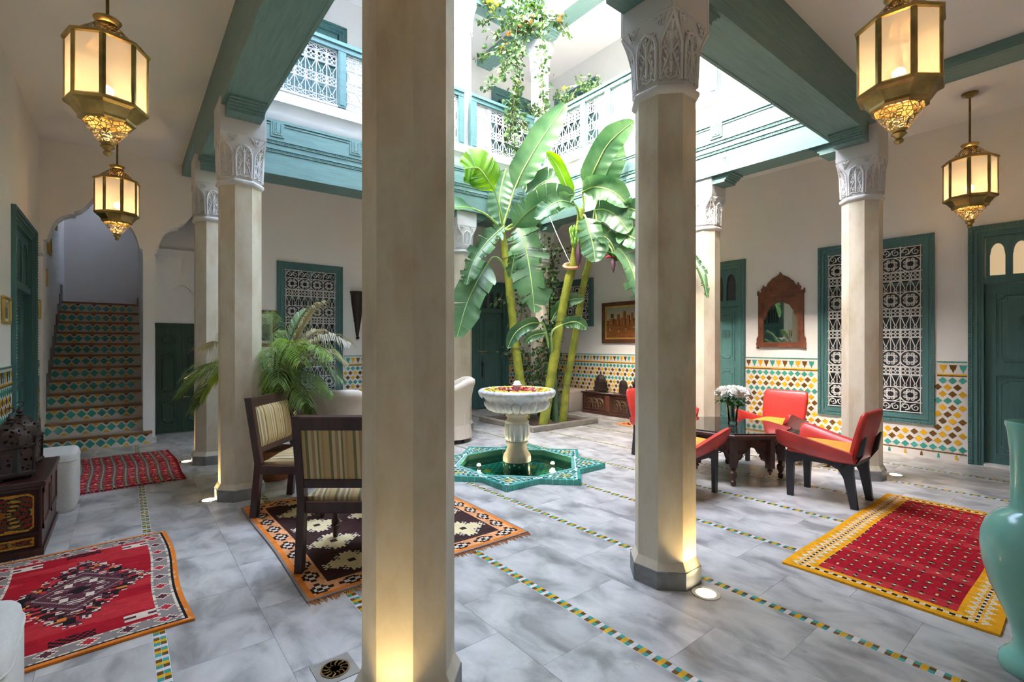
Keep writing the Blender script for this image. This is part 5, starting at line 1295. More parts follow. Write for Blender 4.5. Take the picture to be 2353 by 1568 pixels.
obj('pool_water', MB().add([(x*.998, y*.998, -.010) for x, y in inner], [tuple(range(8))]), 'water', t)
for a, rr in ((2.55, .42), (-.55, .40)):
    lx, ly = rr*math.cos(a), rr*math.sin(a); pl = obj('pool_lamp', MB().lathe([(.03, -.105), (.03, -.02), (.026, .012)], 14, (lx, ly, 0)), 'chrome', t); obj('lamp_face', MB().ball((lx, ly, .016), .022, 10, 6), 'pool_lamp', pl)
    lamp_light(t, (lx, ly, .06), 3.2, (1.0, .82, .48), .03)
f = thing('fountain', 'white marble pedestal fountain with lotus basin full of petals', 'fountain', (FC[0], FC[1], 0))
obj('foot', MB().lathe([(.155, -.10), (.155, .06), (.148, .065)], 28), 'tile_dark_green', f)
ft = MB()
for k in range(18): a = TAU*k/18; ft.lathe([(.014, 0), (.010, .003)], 6).xf(Matrix.Translation((math.cos(a)*.156, math.sin(a)*.156, .02 + .02*(k % 2))) @ Matrix.Rotation(a, 4, 'Z') @ Matrix.Rotation(math.pi/2, 4, 'Y'), len(ft.v) - 12)
tag(obj('foot_mosaic', ft, 'tile_light_teal', f), kind='stuff')
obj('pedestal', MB().lathe([(.155, .06), (.156, .10), (.148, .13), (.12, .17), (.105, .22), (.103, .25), (.125, .255), (.125, .275), (.108, .285)], 32), 'cream_marble', f, smooth=40)
obj('fluted_drum', MB().lathe([(.11, .28), (.13, .31), (.138, .36), (.138, .42), (.13, .46), (.122, .475)], 128, mod=lambda a, k: 1 + (.085*(abs(math.cos(a*8))**.6 - .5) if 0 < k < 5 else 0)), 'white_marble', f, smooth=50)
obj('collar', MB().lathe([(.122, .47), (.132, .478), (.132, .50), (.112, .515), (.112, .545), (.125, .55), (.125, .57), (.112, .58), (.112, .63)], 32), 'cream_marble', f, smooth=40)
obj('basin', MB().lathe([(.112, .61), (.18, .62), (.26, .642), (.315, .675), (.335, .715), (.352, .745), (.372, .765), (.395, .785), (.408, .81), (.405, .835), (.392, .848), (.37, .84), (.33, .79), (.2, .76), (.02, .755)], 64), 'white_marble', f, smooth=50)
for k in range(26):     # pointed lotus leaves folded over the rim
    a = TAU*(k + .5)/26; m = MB(); w = .045
    rows = [(.392, .848, .9), (.410, .832, 1.0), (.413, .812, 1.0), (.404, .79, .82), (.394, .772, .45), (.386, .760, .05)]
    g = [[(math.cos(a + u*w*ww/r_)*(r_ + .003 + .013*(1 - u*u)), math.sin(a + u*w*ww/r_)*(r_ + .003 + .013*(1 - u*u)), z) for u in (-1, -.5, 0, .5, 1)] for r_, z, ww in rows]
    o = len(m.v); m.v += [p for row in g for p in row]
    for j in range(len(rows) - 1):
        for i in range(4): m.f.append((o + j*5 + i, o + j*5 + 5 + i, o + j*5 + 6 + i, o + j*5 + i + 1))
    obj('lotus_leaf', m, 'white_marble', f, smooth=60)
for k in range(22):     # rounded gadroons under the bowl
    a = TAU*k/22; c, s = math.cos(a), math.sin(a); m = MB()
    rr = [(.20, .622, .02), (.26, .638, .034), (.305, .662, .042), (.327, .695, .043), (.333, .715, .036), (.335, .73, .018)]
    m.tube([(c*r_, s*r_, z) for r_, z, w in rr], [w*.98 for *_, w in rr], 10); obj('gadroon', m, 'white_marble', f, smooth=70)
obj('spout', MB().lathe([(.05, .76), (.05, .80), (.038, .83), (.034, .86), (.05, .88), (.052, .895), (.04, .905), (.036, .925), (.02, .94), (.004, .942)], 20, mod=lambda a, k: 1 + .06*math.cos(a*9)), 'white_marble', f, smooth=50)
obj('water_jet', MB().tube([(0, 0, .94), (0, 0, .985), (.004, -.003, 1.005), (.012, -.008, 1.0), (.016, -.012, .98)], .006, 6), 'clear_glass', f, smooth=80)
obj('basin_water', MB().add([(x, y, .82) for x, y in ngon(40, .362)], [tuple(range(40))]), 'water', f)
pr = random.Random(21)
for nm, mt, n, lo, hi, lab in (('yellow_petals', 'yellow_petal', 900, .25, .368, 'yellow flower petals round the edge of the fountain basin'), ('red_petals', 'red_petal', 420, .05, .28, 'dark red rose petals floating in the fountain basin'), ('pale_petals', 'cream_petal', 110, .07, .35, 'pale pink flower petals scattered in the fountain basin')):
    m = MB()
    for k in range(n):
        rr = math.sqrt(lo*lo + (hi*hi - lo*lo)*pr.random()); a = pr.random()*TAU; x, y, z = rr*math.cos(a), rr*math.sin(a), .828 + .022*pr.random(); w = .011 + .008*pr.random(); th = pr.random()*TAU; ti = (pr.random() - .5)*1.1
        q = [Matrix.Rotation(th, 3, 'Z') @ Matrix.Rotation(ti, 3, 'X') @ Vector(v) for v in ((-w, 0, 0), (-.3*w, -w*.8, .003), (w, -w*.4, .004), (w, w*.4, .004), (-.3*w, w*.8, .003))]; m.add([(x + v.x, y + v.y, z + v.z) for v in q], [(0, 1, 2, 3, 4)])
    ob = obj(nm, m, mt, loc=(FC[0], FC[1], 0)); tag(ob, lab, 'petals', kind='stuff')

# ------------------------------------------------------------------ chests, poufs, metal lanterns
def painted_panel(nx, ny):
    G, Rr, Gn, Dk, Or = lin('b8862f'), lin('7a2a18'), lin('2f4a3c'), lin('2a1610'), lin('8f5a22')
    def f(i, j):
        u, v = abs(i - nx/2 + .5) / (nx/2), abs(j - ny/2 + .5) / (ny/2); e = min(1 - u, (1 - v)*ny/nx)
        if e < .10: return Dk
        if u + v > 1.62: return Dk
        if e < .16 or abs(u + v - 1.57) < .06: return G if h2(i, j) > .2 else Or
        a = math.atan2(v, u); r = math.hypot(u, v); s = math.sin(a*8 + r*9) * math.sin(r*16 + a*3)
        if r < .18: return Or
        return G if s > .45 else Rr if s < -.35 else (Gn if h2(i//2, j//2) > .6 else Dk)
    return f
t = thing('painted_chest', 'painted wooden chest with gilded floral panels by the left wall', 'chest', (-.605, 4.72, 0))
obj('body', MB().box(-.195, -.42, .03, .195, .42, .44, .004), 'dark_wood', t); obj('lid', MB().box(-.20, -.435, .44, .215, .43, .475, .005), 'dark_wood', t); obj('plinth', MB().box(-.20, -.43, 0, .205, .43, .045), 'dark_wood', t)
p = obj('painted_panel', grid_mesh('painted_panel', 90, 66, .36, .27, painted_panel(90, 66), 'painted', thick=.006), None, t, (0, -.42, .285)); p.rotation_euler = (math.pi/2, 0, 0)
p = obj('painted_drawer', grid_mesh('painted_drawer', 90, 24, .36, .085, painted_panel(90, 24), 'painted', thick=.006), None, t, (0, -.42, .095)); p.rotation_euler = (math.pi/2, 0, 0)
sd = MB()
for y0, y1 in ((-.40, -.02), (.02, .40)): sd.box(.195, y0, .16, .203, y0 + .03, .42).box(.195, y1 - .03, .16, .203, y1, .42).box(.195, y0, .39, .203, y1, .42).box(.195, y0, .16, .203, y1, .19)
obj('side_frame', sd, 'frame_wood', t)
def pouf(lab, loc, s, h, mat, rz=0.0):
    n = 32; rings = []
    for z, k in ((0, .93), (.02, .97), (.06, 1), (h - .06, 1.0), (h - .02, .975), (h - .005, .93), (h, .80)):
        rings.append([(s/2*k*math.copysign(abs(math.cos(TAU*i/n))**.28, math.cos(TAU*i/n)), s/2*k*math.copysign(abs(math.sin(TAU*i/n))**.28, math.sin(TAU*i/n)), z) for i in range(n)])
    t = thing('pouf', lab, 'pouf', loc, rz); obj('cover', MB().loft(rings), mat, t, smooth=60)
    obj('seam', MB().tube([tuple(Vector(p)*1.003) for p in rings[3]], .004, 5, True), mat, t); return t
pouf('square white linen pouf beyond the painted chest', (-.535, 5.47, 0), .48, .47, 'linen_white'); pouf('square white linen pouf cut off by the lower left corner', (-.51, 2.17, 0), .50, .47, 'linen_white', .03); pouf('square beige pouf between the banana stems and the carved chest', (7.08, 6.98, 0), .52, .44, 'linen')
def iron_lantern(lab, loc, s, rz, square=True, mat='pierced_iron'):
    t = thing('metal_lantern', lab, 'lantern', loc, rz, group='pierced metal lanterns'); n = 4 if square else 6; ph = math.pi/4 if square else 0
    def O(r, z): return [(x*s, y*s, z*s) for x, y in ngon(n, r, ph)]
    for k in range(n): a = TAU*k/n + ph; obj('foot', MB().ball((math.cos(a)*.105*s, math.sin(a)*.105*s, .012*s), .012*s), 'rust_iron', t)
    obj('base', MB().loft([O(.125, .02), O(.13, .03), O(.13, .045), O(.115, .05)]), 'rust_iron', t); obj('body', MB().loft([O(.115, .05), O(.118, .20)], False, False), mat, t)
    e = MB()
    for k in range(n): a = TAU*k/n + ph; e.tube([(math.cos(a)*.118*s, math.sin(a)*.118*s, .05*s), (math.cos(a)*.12*s, math.sin(a)*.12*s, .20*s)], .007*s, 4)
    obj('corner_bars', e, 'rust_iron', t); obj('cornice', MB().loft([O(.118, .20), O(.132, .205), O(.132, .22), O(.11, .225)], False, True), 'rust_iron', t)
    dm = MB().loft([[(r*s*math.cos(TAU*k/8 + ph), r*s*math.sin(TAU*k/8 + ph), z*s) for k in range(8)] for r, z in ((.112, .222), (.11, .255), (.098, .295), (.072, .33), (.035, .352), (.02, .356))]); obj('dome', dm, mat, t, smooth=25)
    obj('core', MB().loft([[(r*s*math.cos(TAU*k/8), r*s*math.sin(TAU*k/8), z*s) for k in range(8)] for r, z in ((.09, .05), (.09, .25), (.05, .33))]), 'black_paint', t)
    obj('finial', MB().lathe([(.02*s, .355*s), (.024*s, .365*s), (.012*s, .375*s), (.022*s, .39*s), (.01*s, .405*s), (.006*s, .42*s)], 10), 'rust_iron', t, smooth=50)
    obj('hook', MB().tube([(0, 0, .415*s), (.018*s, 0, .43*s), (.02*s, 0, .45*s), (0, 0, .46*s), (-.016*s, 0, .452*s)], .004*s, 5), 'rust_iron', t); return t
iron_lantern('dark pierced metal lantern with domed top at the near end of the painted chest', (-.575, 4.47, .476), 1.0, .5); iron_lantern('brown pierced metal lantern further back on the painted chest', (-.585, 4.92, .476), 1.0, .3, False)
t = thing('carved_chest', 'low dark carved chest against the tiled wall behind the fountain', 'chest', (7.225, 5.96, 0), -math.pi/2)
obj('body', MB().box(-.64, -.165, .04, .64, .165, .385, .004), 'table_wood', t); obj('lid', MB().box(-.665, -.185, .385, .665, .175, .415, .004), 'dark_wood', t); obj('plinth', MB().box(-.65, -.175, 0, .65, .17, .055, .004), 'table_wood', t)
for s in (-1, 1):
    pm = MB(); x0, x1 = (-.60, -.07) if s < 0 else (.07, .60); bead(pm, x0, x1, .085, .36, -.165, .018, .012); pn = obj('carved_panel', pm, 'table_wood', t); cv = MB()
    for c in (x0 + .13, (x0 + x1)/2, x1 - .13):
        for R_ in (.11, .085): cv.tube([(c + R_*math.cos(math.pi*k/10), -.17, .20 + R_*math.sin(math.pi*k/10)) for k in range(11)], .005, 4)
        cv.tube([(c + .035*math.cos(TAU*k/10), -.17, .19 + .045*math.sin(TAU*k/10)) for k in range(10)], .005, 4, True); cv.tube([(c - .1, -.17, .20), (c - .1, -.17, .10)], .004, 4).tube([(c + .1, -.17, .20), (c + .1, -.17, .10)], .004, 4)
    obj('arch_carving', cv, 'carved_gold', pn)
cc = MB(); cc.box(-.05, -.178, .08, .05, -.165, .37)
obj('lock_panel', cc, 'frame_wood', t)
iron_lantern('glazed black lantern on the carved chest beside the banana stem', (7.25, 6.30, .416), .95, .4, False); iron_lantern('small open metal lantern in the middle of the carved chest', (7.26, 5.76, .416), .72, .4); iron_lantern('tall dark lantern at the right end of the carved chest', (7.26, 5.40, .416), .95, .2, False)
t = thing('magazine', 'magazine lying on the carved chest', 'magazine', (7.14, 5.98, .416), .2); obj('pages', MB().box(-.10, -.14, 0, .10, .14, .008), 'white_petal', t); obj('cover', MB().box(-.102, -.142, .008, .102, .142, .010), 'dark_pane', t)

# ------------------------------------------------------------------ mirror, pictures and small wall things
t = thing('carved_mirror', 'carved red-brown wooden mirror with pierced crest on the right wall', 'mirror', (XR, 3.05, 1.295), -math.pi/2)
w, h = .31, .78
fr = MB().box(-w, -.035, 0, -w + .075, 0, h, .004).box(w - .075, -.035, 0, w, 0, h, .004).box(-w + .07, -.035, 0, w - .07, 0, .075, .004).box(-w + .07, -.035, h - .09, w - .07, 0, h, .004); F_ = obj('frame', fr, 'mirror_wood', t)
obj('mirror_glass', MB().box(-w + .06, -.010, .06, w - .06, -.004, h - .06), 'mirror_glass', t)
sp_ = MB(); pr_ = [(0, .30), (.06, .26), (.10, .22), (.12, .16), (.18, .13), (.24, .08), (.34, .06), (.40, .04), (.5, .035)]; pr_ = pr_ + [(1 - a, b) for a, b in reversed(pr_[:-1])]; iw = 2*w - .15
for (a, za), (b, zb) in zip(pr_, pr_[1:]): sp_.extr([(-iw/2 + iw*a, -.024, h - .09 - za), (-iw/2 + iw*b, -.024, h - .09 - zb), (-iw/2 + iw*b, -.024, h - .085), (-iw/2 + iw*a, -.024, h - .085)], (0, .01, 0))
obj('spandrel', sp_, 'mirror_wood', t)
cr_ = [(-.30, 0), (-.30, .03), (-.26, .04), (-.275, .08), (-.25, .10), (-.24, .14), (-.225, .10), (-.19, .125), (-.17, .17), (-.14, .19), (-.11, .225), (-.07, .245), (-.03, .265), (-.012, .285), (0, .31)]; cr_ = cr_ + [(-x, z) for x, z in reversed(cr_[:-1])]
ctop = MB().extr([(x, -.028, h + z) for x, z in cr_], (0, .024, 0)); CT = obj('crest', ctop, 'mirror_wood', t); cv = MB(); rr = random.Random(8)
for k in range(46):
    x = (rr.random() - .5)*.5; zmax = .26*(1 - (abs(x)/.3)**1.2) + .01; z = h + .012 + rr.random()*max(.01, zmax - .03); q = .012 + .012*rr.random(); ph = rr.random()*6
    cv.tube([(x + q*math.cos(ph + j)*(1 - j*.12), -.030, z + q*math.sin(ph + j)*(1 - j*.12)) for j in range(7)], .0045, 4)
obj('crest_carving', cv, 'mirror_wood', CT); cv = MB()
for k in range(13):
    for x in (-w + .037, w - .037): cv.tube([(x + .018*math.cos(j*.9 + k)*(1 - j*.1), -.037, .05 + k*.055 + .018*math.sin(j*.9 + k)*(1 - j*.1)) for j in range(8)], .005, 4)
for k in range(10):
    for z in (.037, h - .05): cv.tube([(-w + .10 + k*.046 + .016*math.cos(j*.9 + k)*(1 - j*.1), -.037, z + .016*math.sin(j*.9 + k)*(1 - j*.1)) for j in range(8)], .005, 4)
obj('frame_carving', cv, 'mirror_wood', F_)
for s in (-1, 1):
    obj('corner_finial', MB().lathe([(.012, 0), (.016, .02), (.008, .03), (.014, .045), (.003, .07)], 8, (s*(w + .006), -.02, h - .01)), 'mirror_wood', t)
    obj('side_scroll', MB().extr([(s*w, -.03, z) if k == 0 else (s*(w + k), -.03, z) for k, z in ((0, -.02), (.028, -.02), (.022, .02), (.03, .05), (.02, .09), (.024, .12), (.008, .16), (0, .16))][::s], (0, .025, 0)), 'mirror_wood', t)
def framed(name, lab, loc, rz, w, h, mat, border, pic, nx=40, ny=30, d=.025, inner=None, cat='picture'):
    t = thing(name, lab, cat, loc, rz)
    for nm, a in (('frame_rail', (-w/2, 0, w/2, border)), ('frame_rail', (-w/2, h - border, w/2, h)), ('frame_stile', (-w/2, border, -w/2 + border, h - border)), ('frame_stile', (w/2 - border, border, w/2, h - border))): obj(nm, MB().box(a[0], -d, a[1], a[2], 0, a[3], min(.006, border*.25)), mat, t)
    if inner: obj('slip', MB().box(-w/2 + border, -d*.6, border, w/2 - border, -.002, border + .03).box(-w/2 + border, -d*.6, h - border - .03, w/2 - border, -.002, h - border).box(-w/2 + border, -d*.6, border + .03, -w/2 + border + .03, -.002, h - border - .03).box(w/2 - border - .03, -d*.6, border + .03, w/2 - border, -.002, h - border - .03), inner, t)
    p = obj('picture', grid_mesh('picture', nx, ny, w - 2*border, h - 2*border, pic(nx, ny), 'oil_paint', thick=.004), None, t, (0, -.004, h/2)); p.rotation_euler = (math.pi/2, 0, 0); return t
def desert(nx, ny):
    S1, S2, G1, G2, K, K2, Gn, Bl = lin('9a9a86'), lin('c2b394'), lin('6b3f1e'), lin('9a6236'), lin('a8693f'), lin('6f3f26'), lin('4a4f2c'), lin('3f4a58')
    tw = [(6, 10, 7), (14, 4, 6), (19, 5, 13), (25, 4, 8), (29, 5, 17), (35, 6, 11), (42, 4, 14), (48, 6, 8), (55, 5, 13), (60, 4, 9)]
    def f(i, j):
        y = j - ny*.46
        if y < -2:
            if -13 < y < -4 and (i*7 + 3) % 13 < 2 and h2(i//2, 1) > .35: return Bl if h2(i, j) > .4 else lin('d2c3ad')
            return tuple(a + (b - a)*min(1, max(0, h2(i//3, j) * .6 + .2 - y*.004)) for a, b in zip(G1, G2))
        for x, w_, hh in tw:
            if x <= i < x + w_ and y < hh: return K if (i - x) < w_*.6 else K2
        if y < 4 + 3*h2(i//3, 2): return Gn if h2(i//2, j//2) > .4 else G2
        if abs(i - 11) < 3 and 8 < y < 14: return Gn
        tt = min(1, y / (ny*.5)); return tuple(a + (b - a)*tt for a, b in zip(S2, S1))
    return f
framed('desert_painting', 'wooden framed desert town painting above the carved chest', (XR, 5.82, 1.36), -math.pi/2, 1.14, .79, 'frame_wood', .075, desert, 68, 48, .04, 'gilt', cat='painting')
def oldphoto(seed):
    def P(nx, ny):
        def f(i, j): v = .05 + .22*(noise.noise((i*.25, j*.25, seed*3.7))*.5 + .5) + (.35 if j > ny*.6 else 0)*.5; m = min(i, j, nx-1-i, ny-1-j); return (.62, .60, .55) if m < 2 else (v, v*.98, v*.9)
        return f
    return P
for y, z, lab, w_, h_ in ((6.03, 1.52, 'gold framed print on the left wall nearest the viewer', .32, .24), (8.03, 1.645, 'lowest gold framed print by the foot of the stairs', .30, .235)):
    framed('framed_print', lab, (XL, y, z), math.pi/2, w_, h_, 'gilt', .025, oldphoto(y), 20, 16)
for y, z, lab in ((8.72, 2.10, 'gold framed print halfway up the stair wall'), (9.18, 2.58, 'gold framed print high on the stair wall'), (9.9, 3.06, 'topmost gold framed print under the stair ceiling')): framed('framed_print', lab, (XL, y, z), math.pi/2, .30, .235, 'gilt', .025, oldphoto(y), 20, 16)
t = thing('emergency_light', 'small white emergency light box above the left prints', 'light', (XL, 7.98, 2.40), math.pi/2); obj('housing', MB().box(-.12, -.06, 0, .12, 0, .085, .008), 'white_plastic', t); obj('diffuser', MB().box(-.09, -.064, .02, .09, -.06, .065), 'white_petal', t)
t = thing('light_switch', 'white light switch in the tiles left of the stairs', 'switch', (XL + .008, 8.02, .97), math.pi/2); obj('plate', MB().box(-.06, -.012, 0, .06, 0, .10, .004), 'white_plastic', t); obj('rocker', MB().box(-.03, -.016, .025, .03, -.012, .075), 'white_petal', t)
t = thing('wall_sconce', 'tapering pierced metal wall sconce on the back wall', 'sconce', (3.15, YB, 1.40))
n = 14; rg = []
for z, r in ((.08, .022), (.35, .065), (.65, .105), (.84, .128)): rg.append([(r*math.cos(math.pi*k/(n-1) + math.pi), r*.8*math.sin(math.pi*k/(n-1) + math.pi), z) for k in range(n)])
obj('shade', MB().loft(rg, False, False, False), 'pierced_iron', t, smooth=60); obj('shade_lining', MB().loft([[(x*.9, y*.9, z) for x, y, z in r_] for r_ in rg], False, False, False), 'rust_iron', t); obj('tip', MB().ball((0, -.02, .05), .03, 10, 8), 'rust_iron', t, smooth=180); obj('rim', MB().tube([tuple(p) for p in rg[-1]], .008, 5), 'rust_iron', t)
framed('brown_picture', 'dark brown picture half hidden behind the palm column', (1.63, YB, 1.30), 0, .46, .56, 'old_brass', .05, oldphoto(4), 16, 20)
# ------------------------------------------------------------------ banana plants
t = thing('planter_kerb', 'low stone kerb of the planting bed around the banana stems', 'planter', (0, 0, 0)); px0, px1, py0, py1 = 4.82, 6.30, 5.52, 6.95
obj('front_kerb', MB().box(px0, py0, 0, px1, py0 + .09, .085, .008), 'concrete', t); obj('left_kerb', MB().box(px0, py0 + .09, 0, px0 + .09, py1, .085, .008), 'concrete', t); obj('right_kerb', MB().box(px1 - .09, py0 + .09, 0, px1, py1, .085, .008), 'concrete', t); obj('rear_kerb', MB().box(px0 + .09, py1 - .09, 0, px1 - .09, py1, .085, .008), 'concrete', t)
so = MB(); n = 18
so.v = [(px0 + .09 + (px1 - px0 - .18)*i/n, py0 + .09 + (py1 - py0 - .18)*j/n, .035 + .03*noise.noise((i*.5, j*.5, 2))) for j in range(n+1) for i in range(n+1)]; so.f = [(j*(n+1)+i, j*(n+1)+i+1, (j+1)*(n+1)+i+1, (j+1)*(n+1)+i) for j in range(n) for i in range(n)]
tag(obj('soil', so, 'soil', t), kind='stuff')
LR_ = random.Random(17)
def leaf(parent, path, width, roll=0.0, torn=.3, fold=.35, mat='banana_leaf', petiole=None, n=46, wave=.006, prof=None):
    """a banana leaf: curved midrib, corrugated blade torn along the side veins"""
    pts = bez(path, n); view = Vector((math.sin(YAW), math.cos(YAW), .12)); V = []; F = []; VN = []; r = random.Random(LR_.random()); m = 6
    rows = []; sides = []
    for i in range(n):
        tg = (pts[min(i+1, n-1)] - pts[max(i-1, 0)]).normalized(); sd = tg.cross(view); 
        if sd.length < .15: sd = tg.cross(Vector((0, 0, 1)))
        sd.normalize(); sd = (Matrix.Rotation(roll, 3, tg) @ sd); nr = sd.cross(tg).normalized()
        s = i / (n - 1); wp = prof(s) if prof else (min(1, (s/.16)**.6) * min(1, ((1 - s)/.30)**.55)) if 0 < s < 1 else 0.03
        sides.append((tg, sd, nr, width * wp))
    for sg in (-1, 1):
        off = 0.0; droop = 0.0; w_k = 1.0; grid = []; cut = []
        for i in range(n):
            tg, sd, nr, w = sides[i]
            tear = r.random() < torn * .42 and 2 < i < n - 2
            if tear: droop = (r.random() - .35) * torn * 1.3; w_k = 1 - r.random()*.28*min(1, torn*2); off = (r.random() - .5) * torn * .25
            cut.append(tear); row = []
            for j in range(m):
                q = j / (m - 1); d = sd * sg; ang = fold * q + droop * q * q
                p = pts[i] + d * (w*w_k*q*math.cos(ang)) - nr * (w*w_k*q*math.sin(ang)) + tg * (w*.42*q + off*w*q) + nr * (wave * math.sin(i*1.1) * q)
                row.append(p)
            grid.append(row)
        def put(row, i): o = len(V); V.extend(tuple(p) for p in row); VN.extend([float(i)] * m); return o
        cur = put(grid[0], 0)
        for i in range(n - 1):
            if cut[i+1]: nxt = put([grid[i][j] + (pts[i+1] - pts[i]) * (1 - .35*j/(m-1)) for j in range(m)], i + 1)
            else: nxt = put(grid[i+1], i + 1)
            for j in range(m - 1): F.append((cur + j, cur + j + 1, nxt + j + 1, nxt + j) if sg > 0 else (cur + j + 1, cur + j, nxt + j, nxt + j + 1))
            cur = put(grid[i+1], i + 1) if cut[i+1] else nxt
    mb = MB(); mb.v = V; mb.f = F; lf = obj('leaf', mb, mat, parent, smooth=60); lf.data.attributes.new('vein', 'FLOAT', 'POINT').data.foreach_set('value', VN)
    rib = MB().tube([tuple(p) for p in pts], [.011*(1 - .8*i/(n-1)) + .002 for i in range(n)], 5)
    if petiole: q = bez([*petiole, pts[0]], 10); rib.tube([tuple(p) for p in q], [.022 - .010*i/9 for i in range(10)], 6)
    obj('midrib', rib, 'banana_rib', lf, smooth=60); return lf
def L(parent, pix, width, petiole=None, **k):
    return leaf(parent, [px(*p) for p in pix], width, petiole=[px(*p) for p in petiole] if petiole else None, **k)
def stem(parent, pix, r0, r1, n=26, mat='banana_stem', name='stem'):
    q = bez([px(*p) for p in pix], n); mb = MB().tube([tuple(p) for p in q], [r0 + (r1 - r0)*(i/(n-1))**.8 * (1 + .0*i) + (.006 if i % 7 == 0 else 0) for i in range(n)], 12); s = obj(name, mb, mat, parent, smooth=70)
    rg = MB(); rr = random.Random(3)
    for i in range(4, n - 2, 5):
        rad = (r0 + (r1 - r0)*(i/(n-1))**.8)*1.08; c = q[i]
        rg.tube([(c.x + rad*math.cos(TAU*k/9), c.y + rad*math.sin(TAU*k/9), c.z + .012*math.sin(k*2.1 + i)) for k in range(9)], .005, 4, True)
    obj('leaf_scar', rg, 'bark_stem', s); return s
T1 = thing('banana_plant', 'left banana plant with long drooping torn leaves', 'banana plant', (5.0, 5.93, .03), group='banana plants in the corner bed')
T2 = thing('banana_plant', 'middle banana plant with thick leaning stem and green fruit', 'banana plant', (5.05, 5.78, .03), group='banana plants in the corner bed')
T3 = thing('banana_plant', 'right banana plant with slender stem and hanging purple bud', 'banana plant', (5.62, 5.70, .03), group='banana plants in the corner bed')
def rebase(t):
    l = t.location.copy()
    for o in t.children_recursive:
        if o.type == 'MESH' and not o.get('_based'):
            o.data.transform(Matrix.Translation(-l))
D1 = 7.75
stem(T1, [(1206, 962, D1), (1196, 880, D1), (1183, 780, D1), (1170, 660, D1), (1160, 580, D1), (1153, 520, 7.7)], .082, .05)
L(T1, [(1182, 434, 7.6), (1205, 385, 7.5), (1245, 318, 7.4), (1300, 238, 7.3)], .215, [(1156, 520, 7.7), (1170, 475, 7.65)], torn=.08, fold=.15)
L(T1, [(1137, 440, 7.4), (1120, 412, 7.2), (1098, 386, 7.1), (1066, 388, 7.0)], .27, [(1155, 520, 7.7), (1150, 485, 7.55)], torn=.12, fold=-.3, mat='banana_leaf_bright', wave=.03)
L(T1, [(1086, 479, 7.3), (1060, 476, 7.1), (1030, 482, 7.0), (1000, 505, 6.9)], .20, [(1148, 522, 7.7), (1118, 494, 7.5)], torn=.2, roll=.9)
L(T1, [(1163, 388, 7.72), (1152, 430, 7.72), (1147, 470, 7.7), (1150, 514, 7.7)], .19, torn=.05, fold=.3)
L(T1, [(1158, 520, 7.6), (1120, 556, 7.4), (1088, 602, 7.2), (1072, 655, 7.1)], .20, torn=1.0, fold=.5)
L(T1, [(1122, 604, 7.45), (1100, 640, 7.3), (1072, 700, 7.2), (1050, 776, 7.15)], .27, [(1163, 625, D1), (1150, 598, 7.6), (1133, 591, 7.5)], torn=.28, fold=.2)
L(T1, [(1190, 522, 7.5), (1207, 565, 7.3), (1220, 640, 7.2), (1229, 720, 7.15)], .32, [(1160, 528, 7.7), (1178, 516, 7.6)], torn=.9, fold=.35)
L(T1, [(1180, 522, 7.3), (1212, 488, 7.1), (1256, 460, 6.9), (1320, 446, 6.8)], .23, [(1157, 528, 7.7), (1170, 528, 7.5)], torn=.35, roll=.25, fold=.2)
L(T1, [(1215, 452, 7.6), (1240, 424, 7.6), (1275, 412, 7.5), (1310, 436, 7.45)], .19, torn=.3, roll=-.3, fold=.3)
L(T1, [(1180, 400, 7.75), (1200, 405, 7.75), (1222, 425, 7.75), (1240, 460, 7.75)], .17, torn=.2, fold=.2)
L(T1, [(1215, 548, 7.6), (1190, 570, 7.5), (1180, 600, 7.5), (1174, 640, 7.5)], .14, torn=.6, fold=.4)
rebase(T1)
stem(T2, [(1246, 996, 7.66), (1258, 920, 7.6), (1284, 760, 7.45), (1303, 660, 7.35), (1318, 600, 7.3), (1330, 530, 7.2), (1336, 480, 7.15)], .085, .05)
obj('tie', MB().tube([tuple(px(1313 + 17*math.cos(TAU*k/10), 612 + 5*math.sin(TAU*k/10), 7.3 - .08*math.sin(TAU*k/10))) for k in range(10)], .03, 6, True), 'peach_wrap', T2)
obj('guy_rope', MB().tube([tuple(px(1310, 605, 7.2)), tuple(px(1282, 545, 7.3)), tuple(px(1255, 480, 7.5)), tuple(px(1222, 410, 7.8))], .006, 5), 'rope', T2)
for k in range(33):
    a = TAU*k/11; ring_ = k // 11; c = px(1327, 533 + ring_*13, 7.15); o1 = Vector((math.cos(a + ring_*.3), math.sin(a + ring_*.3), 0)); mb = MB(); R0 = .098 - .012*ring_
    mb.tube([tuple(c + o1*R0*q + Vector((0, 0, z))) for q, z in ((.35, -.06), (.8, -.045), (1.1, .0), (1.12, .055), (1.0, .085))], [.008, .019, .021, .018, .005], 6); obj('banana', mb, 'banana_green', T2, smooth=80)
bud = MB().lathe([(.004, -.30), (.02, -.26), (.042, -.18), (.048, -.11), (.035, -.03), (.02, .03), (.012, .08)], 12, tuple(px(1329, 568, 7.05))); obj('flower_bud', bud, 'bud_purple', T2, smooth=60)
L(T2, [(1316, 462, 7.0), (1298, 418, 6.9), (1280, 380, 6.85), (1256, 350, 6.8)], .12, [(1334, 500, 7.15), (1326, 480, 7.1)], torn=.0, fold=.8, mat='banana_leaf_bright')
L(T2, [(1348, 438, 7.1), (1368, 385, 6.9), (1400, 328, 6.75), (1456, 278, 6.5)], .185, [(1338, 495, 7.15), (1342, 465, 7.12)], torn=.08, fold=.15)
L(T2, [(1338, 440, 7.0), (1368, 430, 6.8), (1408, 440, 6.6), (1446, 474, 6.5)], .19, [(1336, 505, 7.15), (1340, 468, 7.1)], torn=.2, roll=.2, fold=.4)
L(T2, [(1322, 470, 6.9), (1290, 462, 6.7), (1258, 478, 6.6), (1232, 505, 6.5)], .14, [(1333, 520, 7.2), (1328, 485, 7.05)], torn=.4, roll=.4, fold=.3)
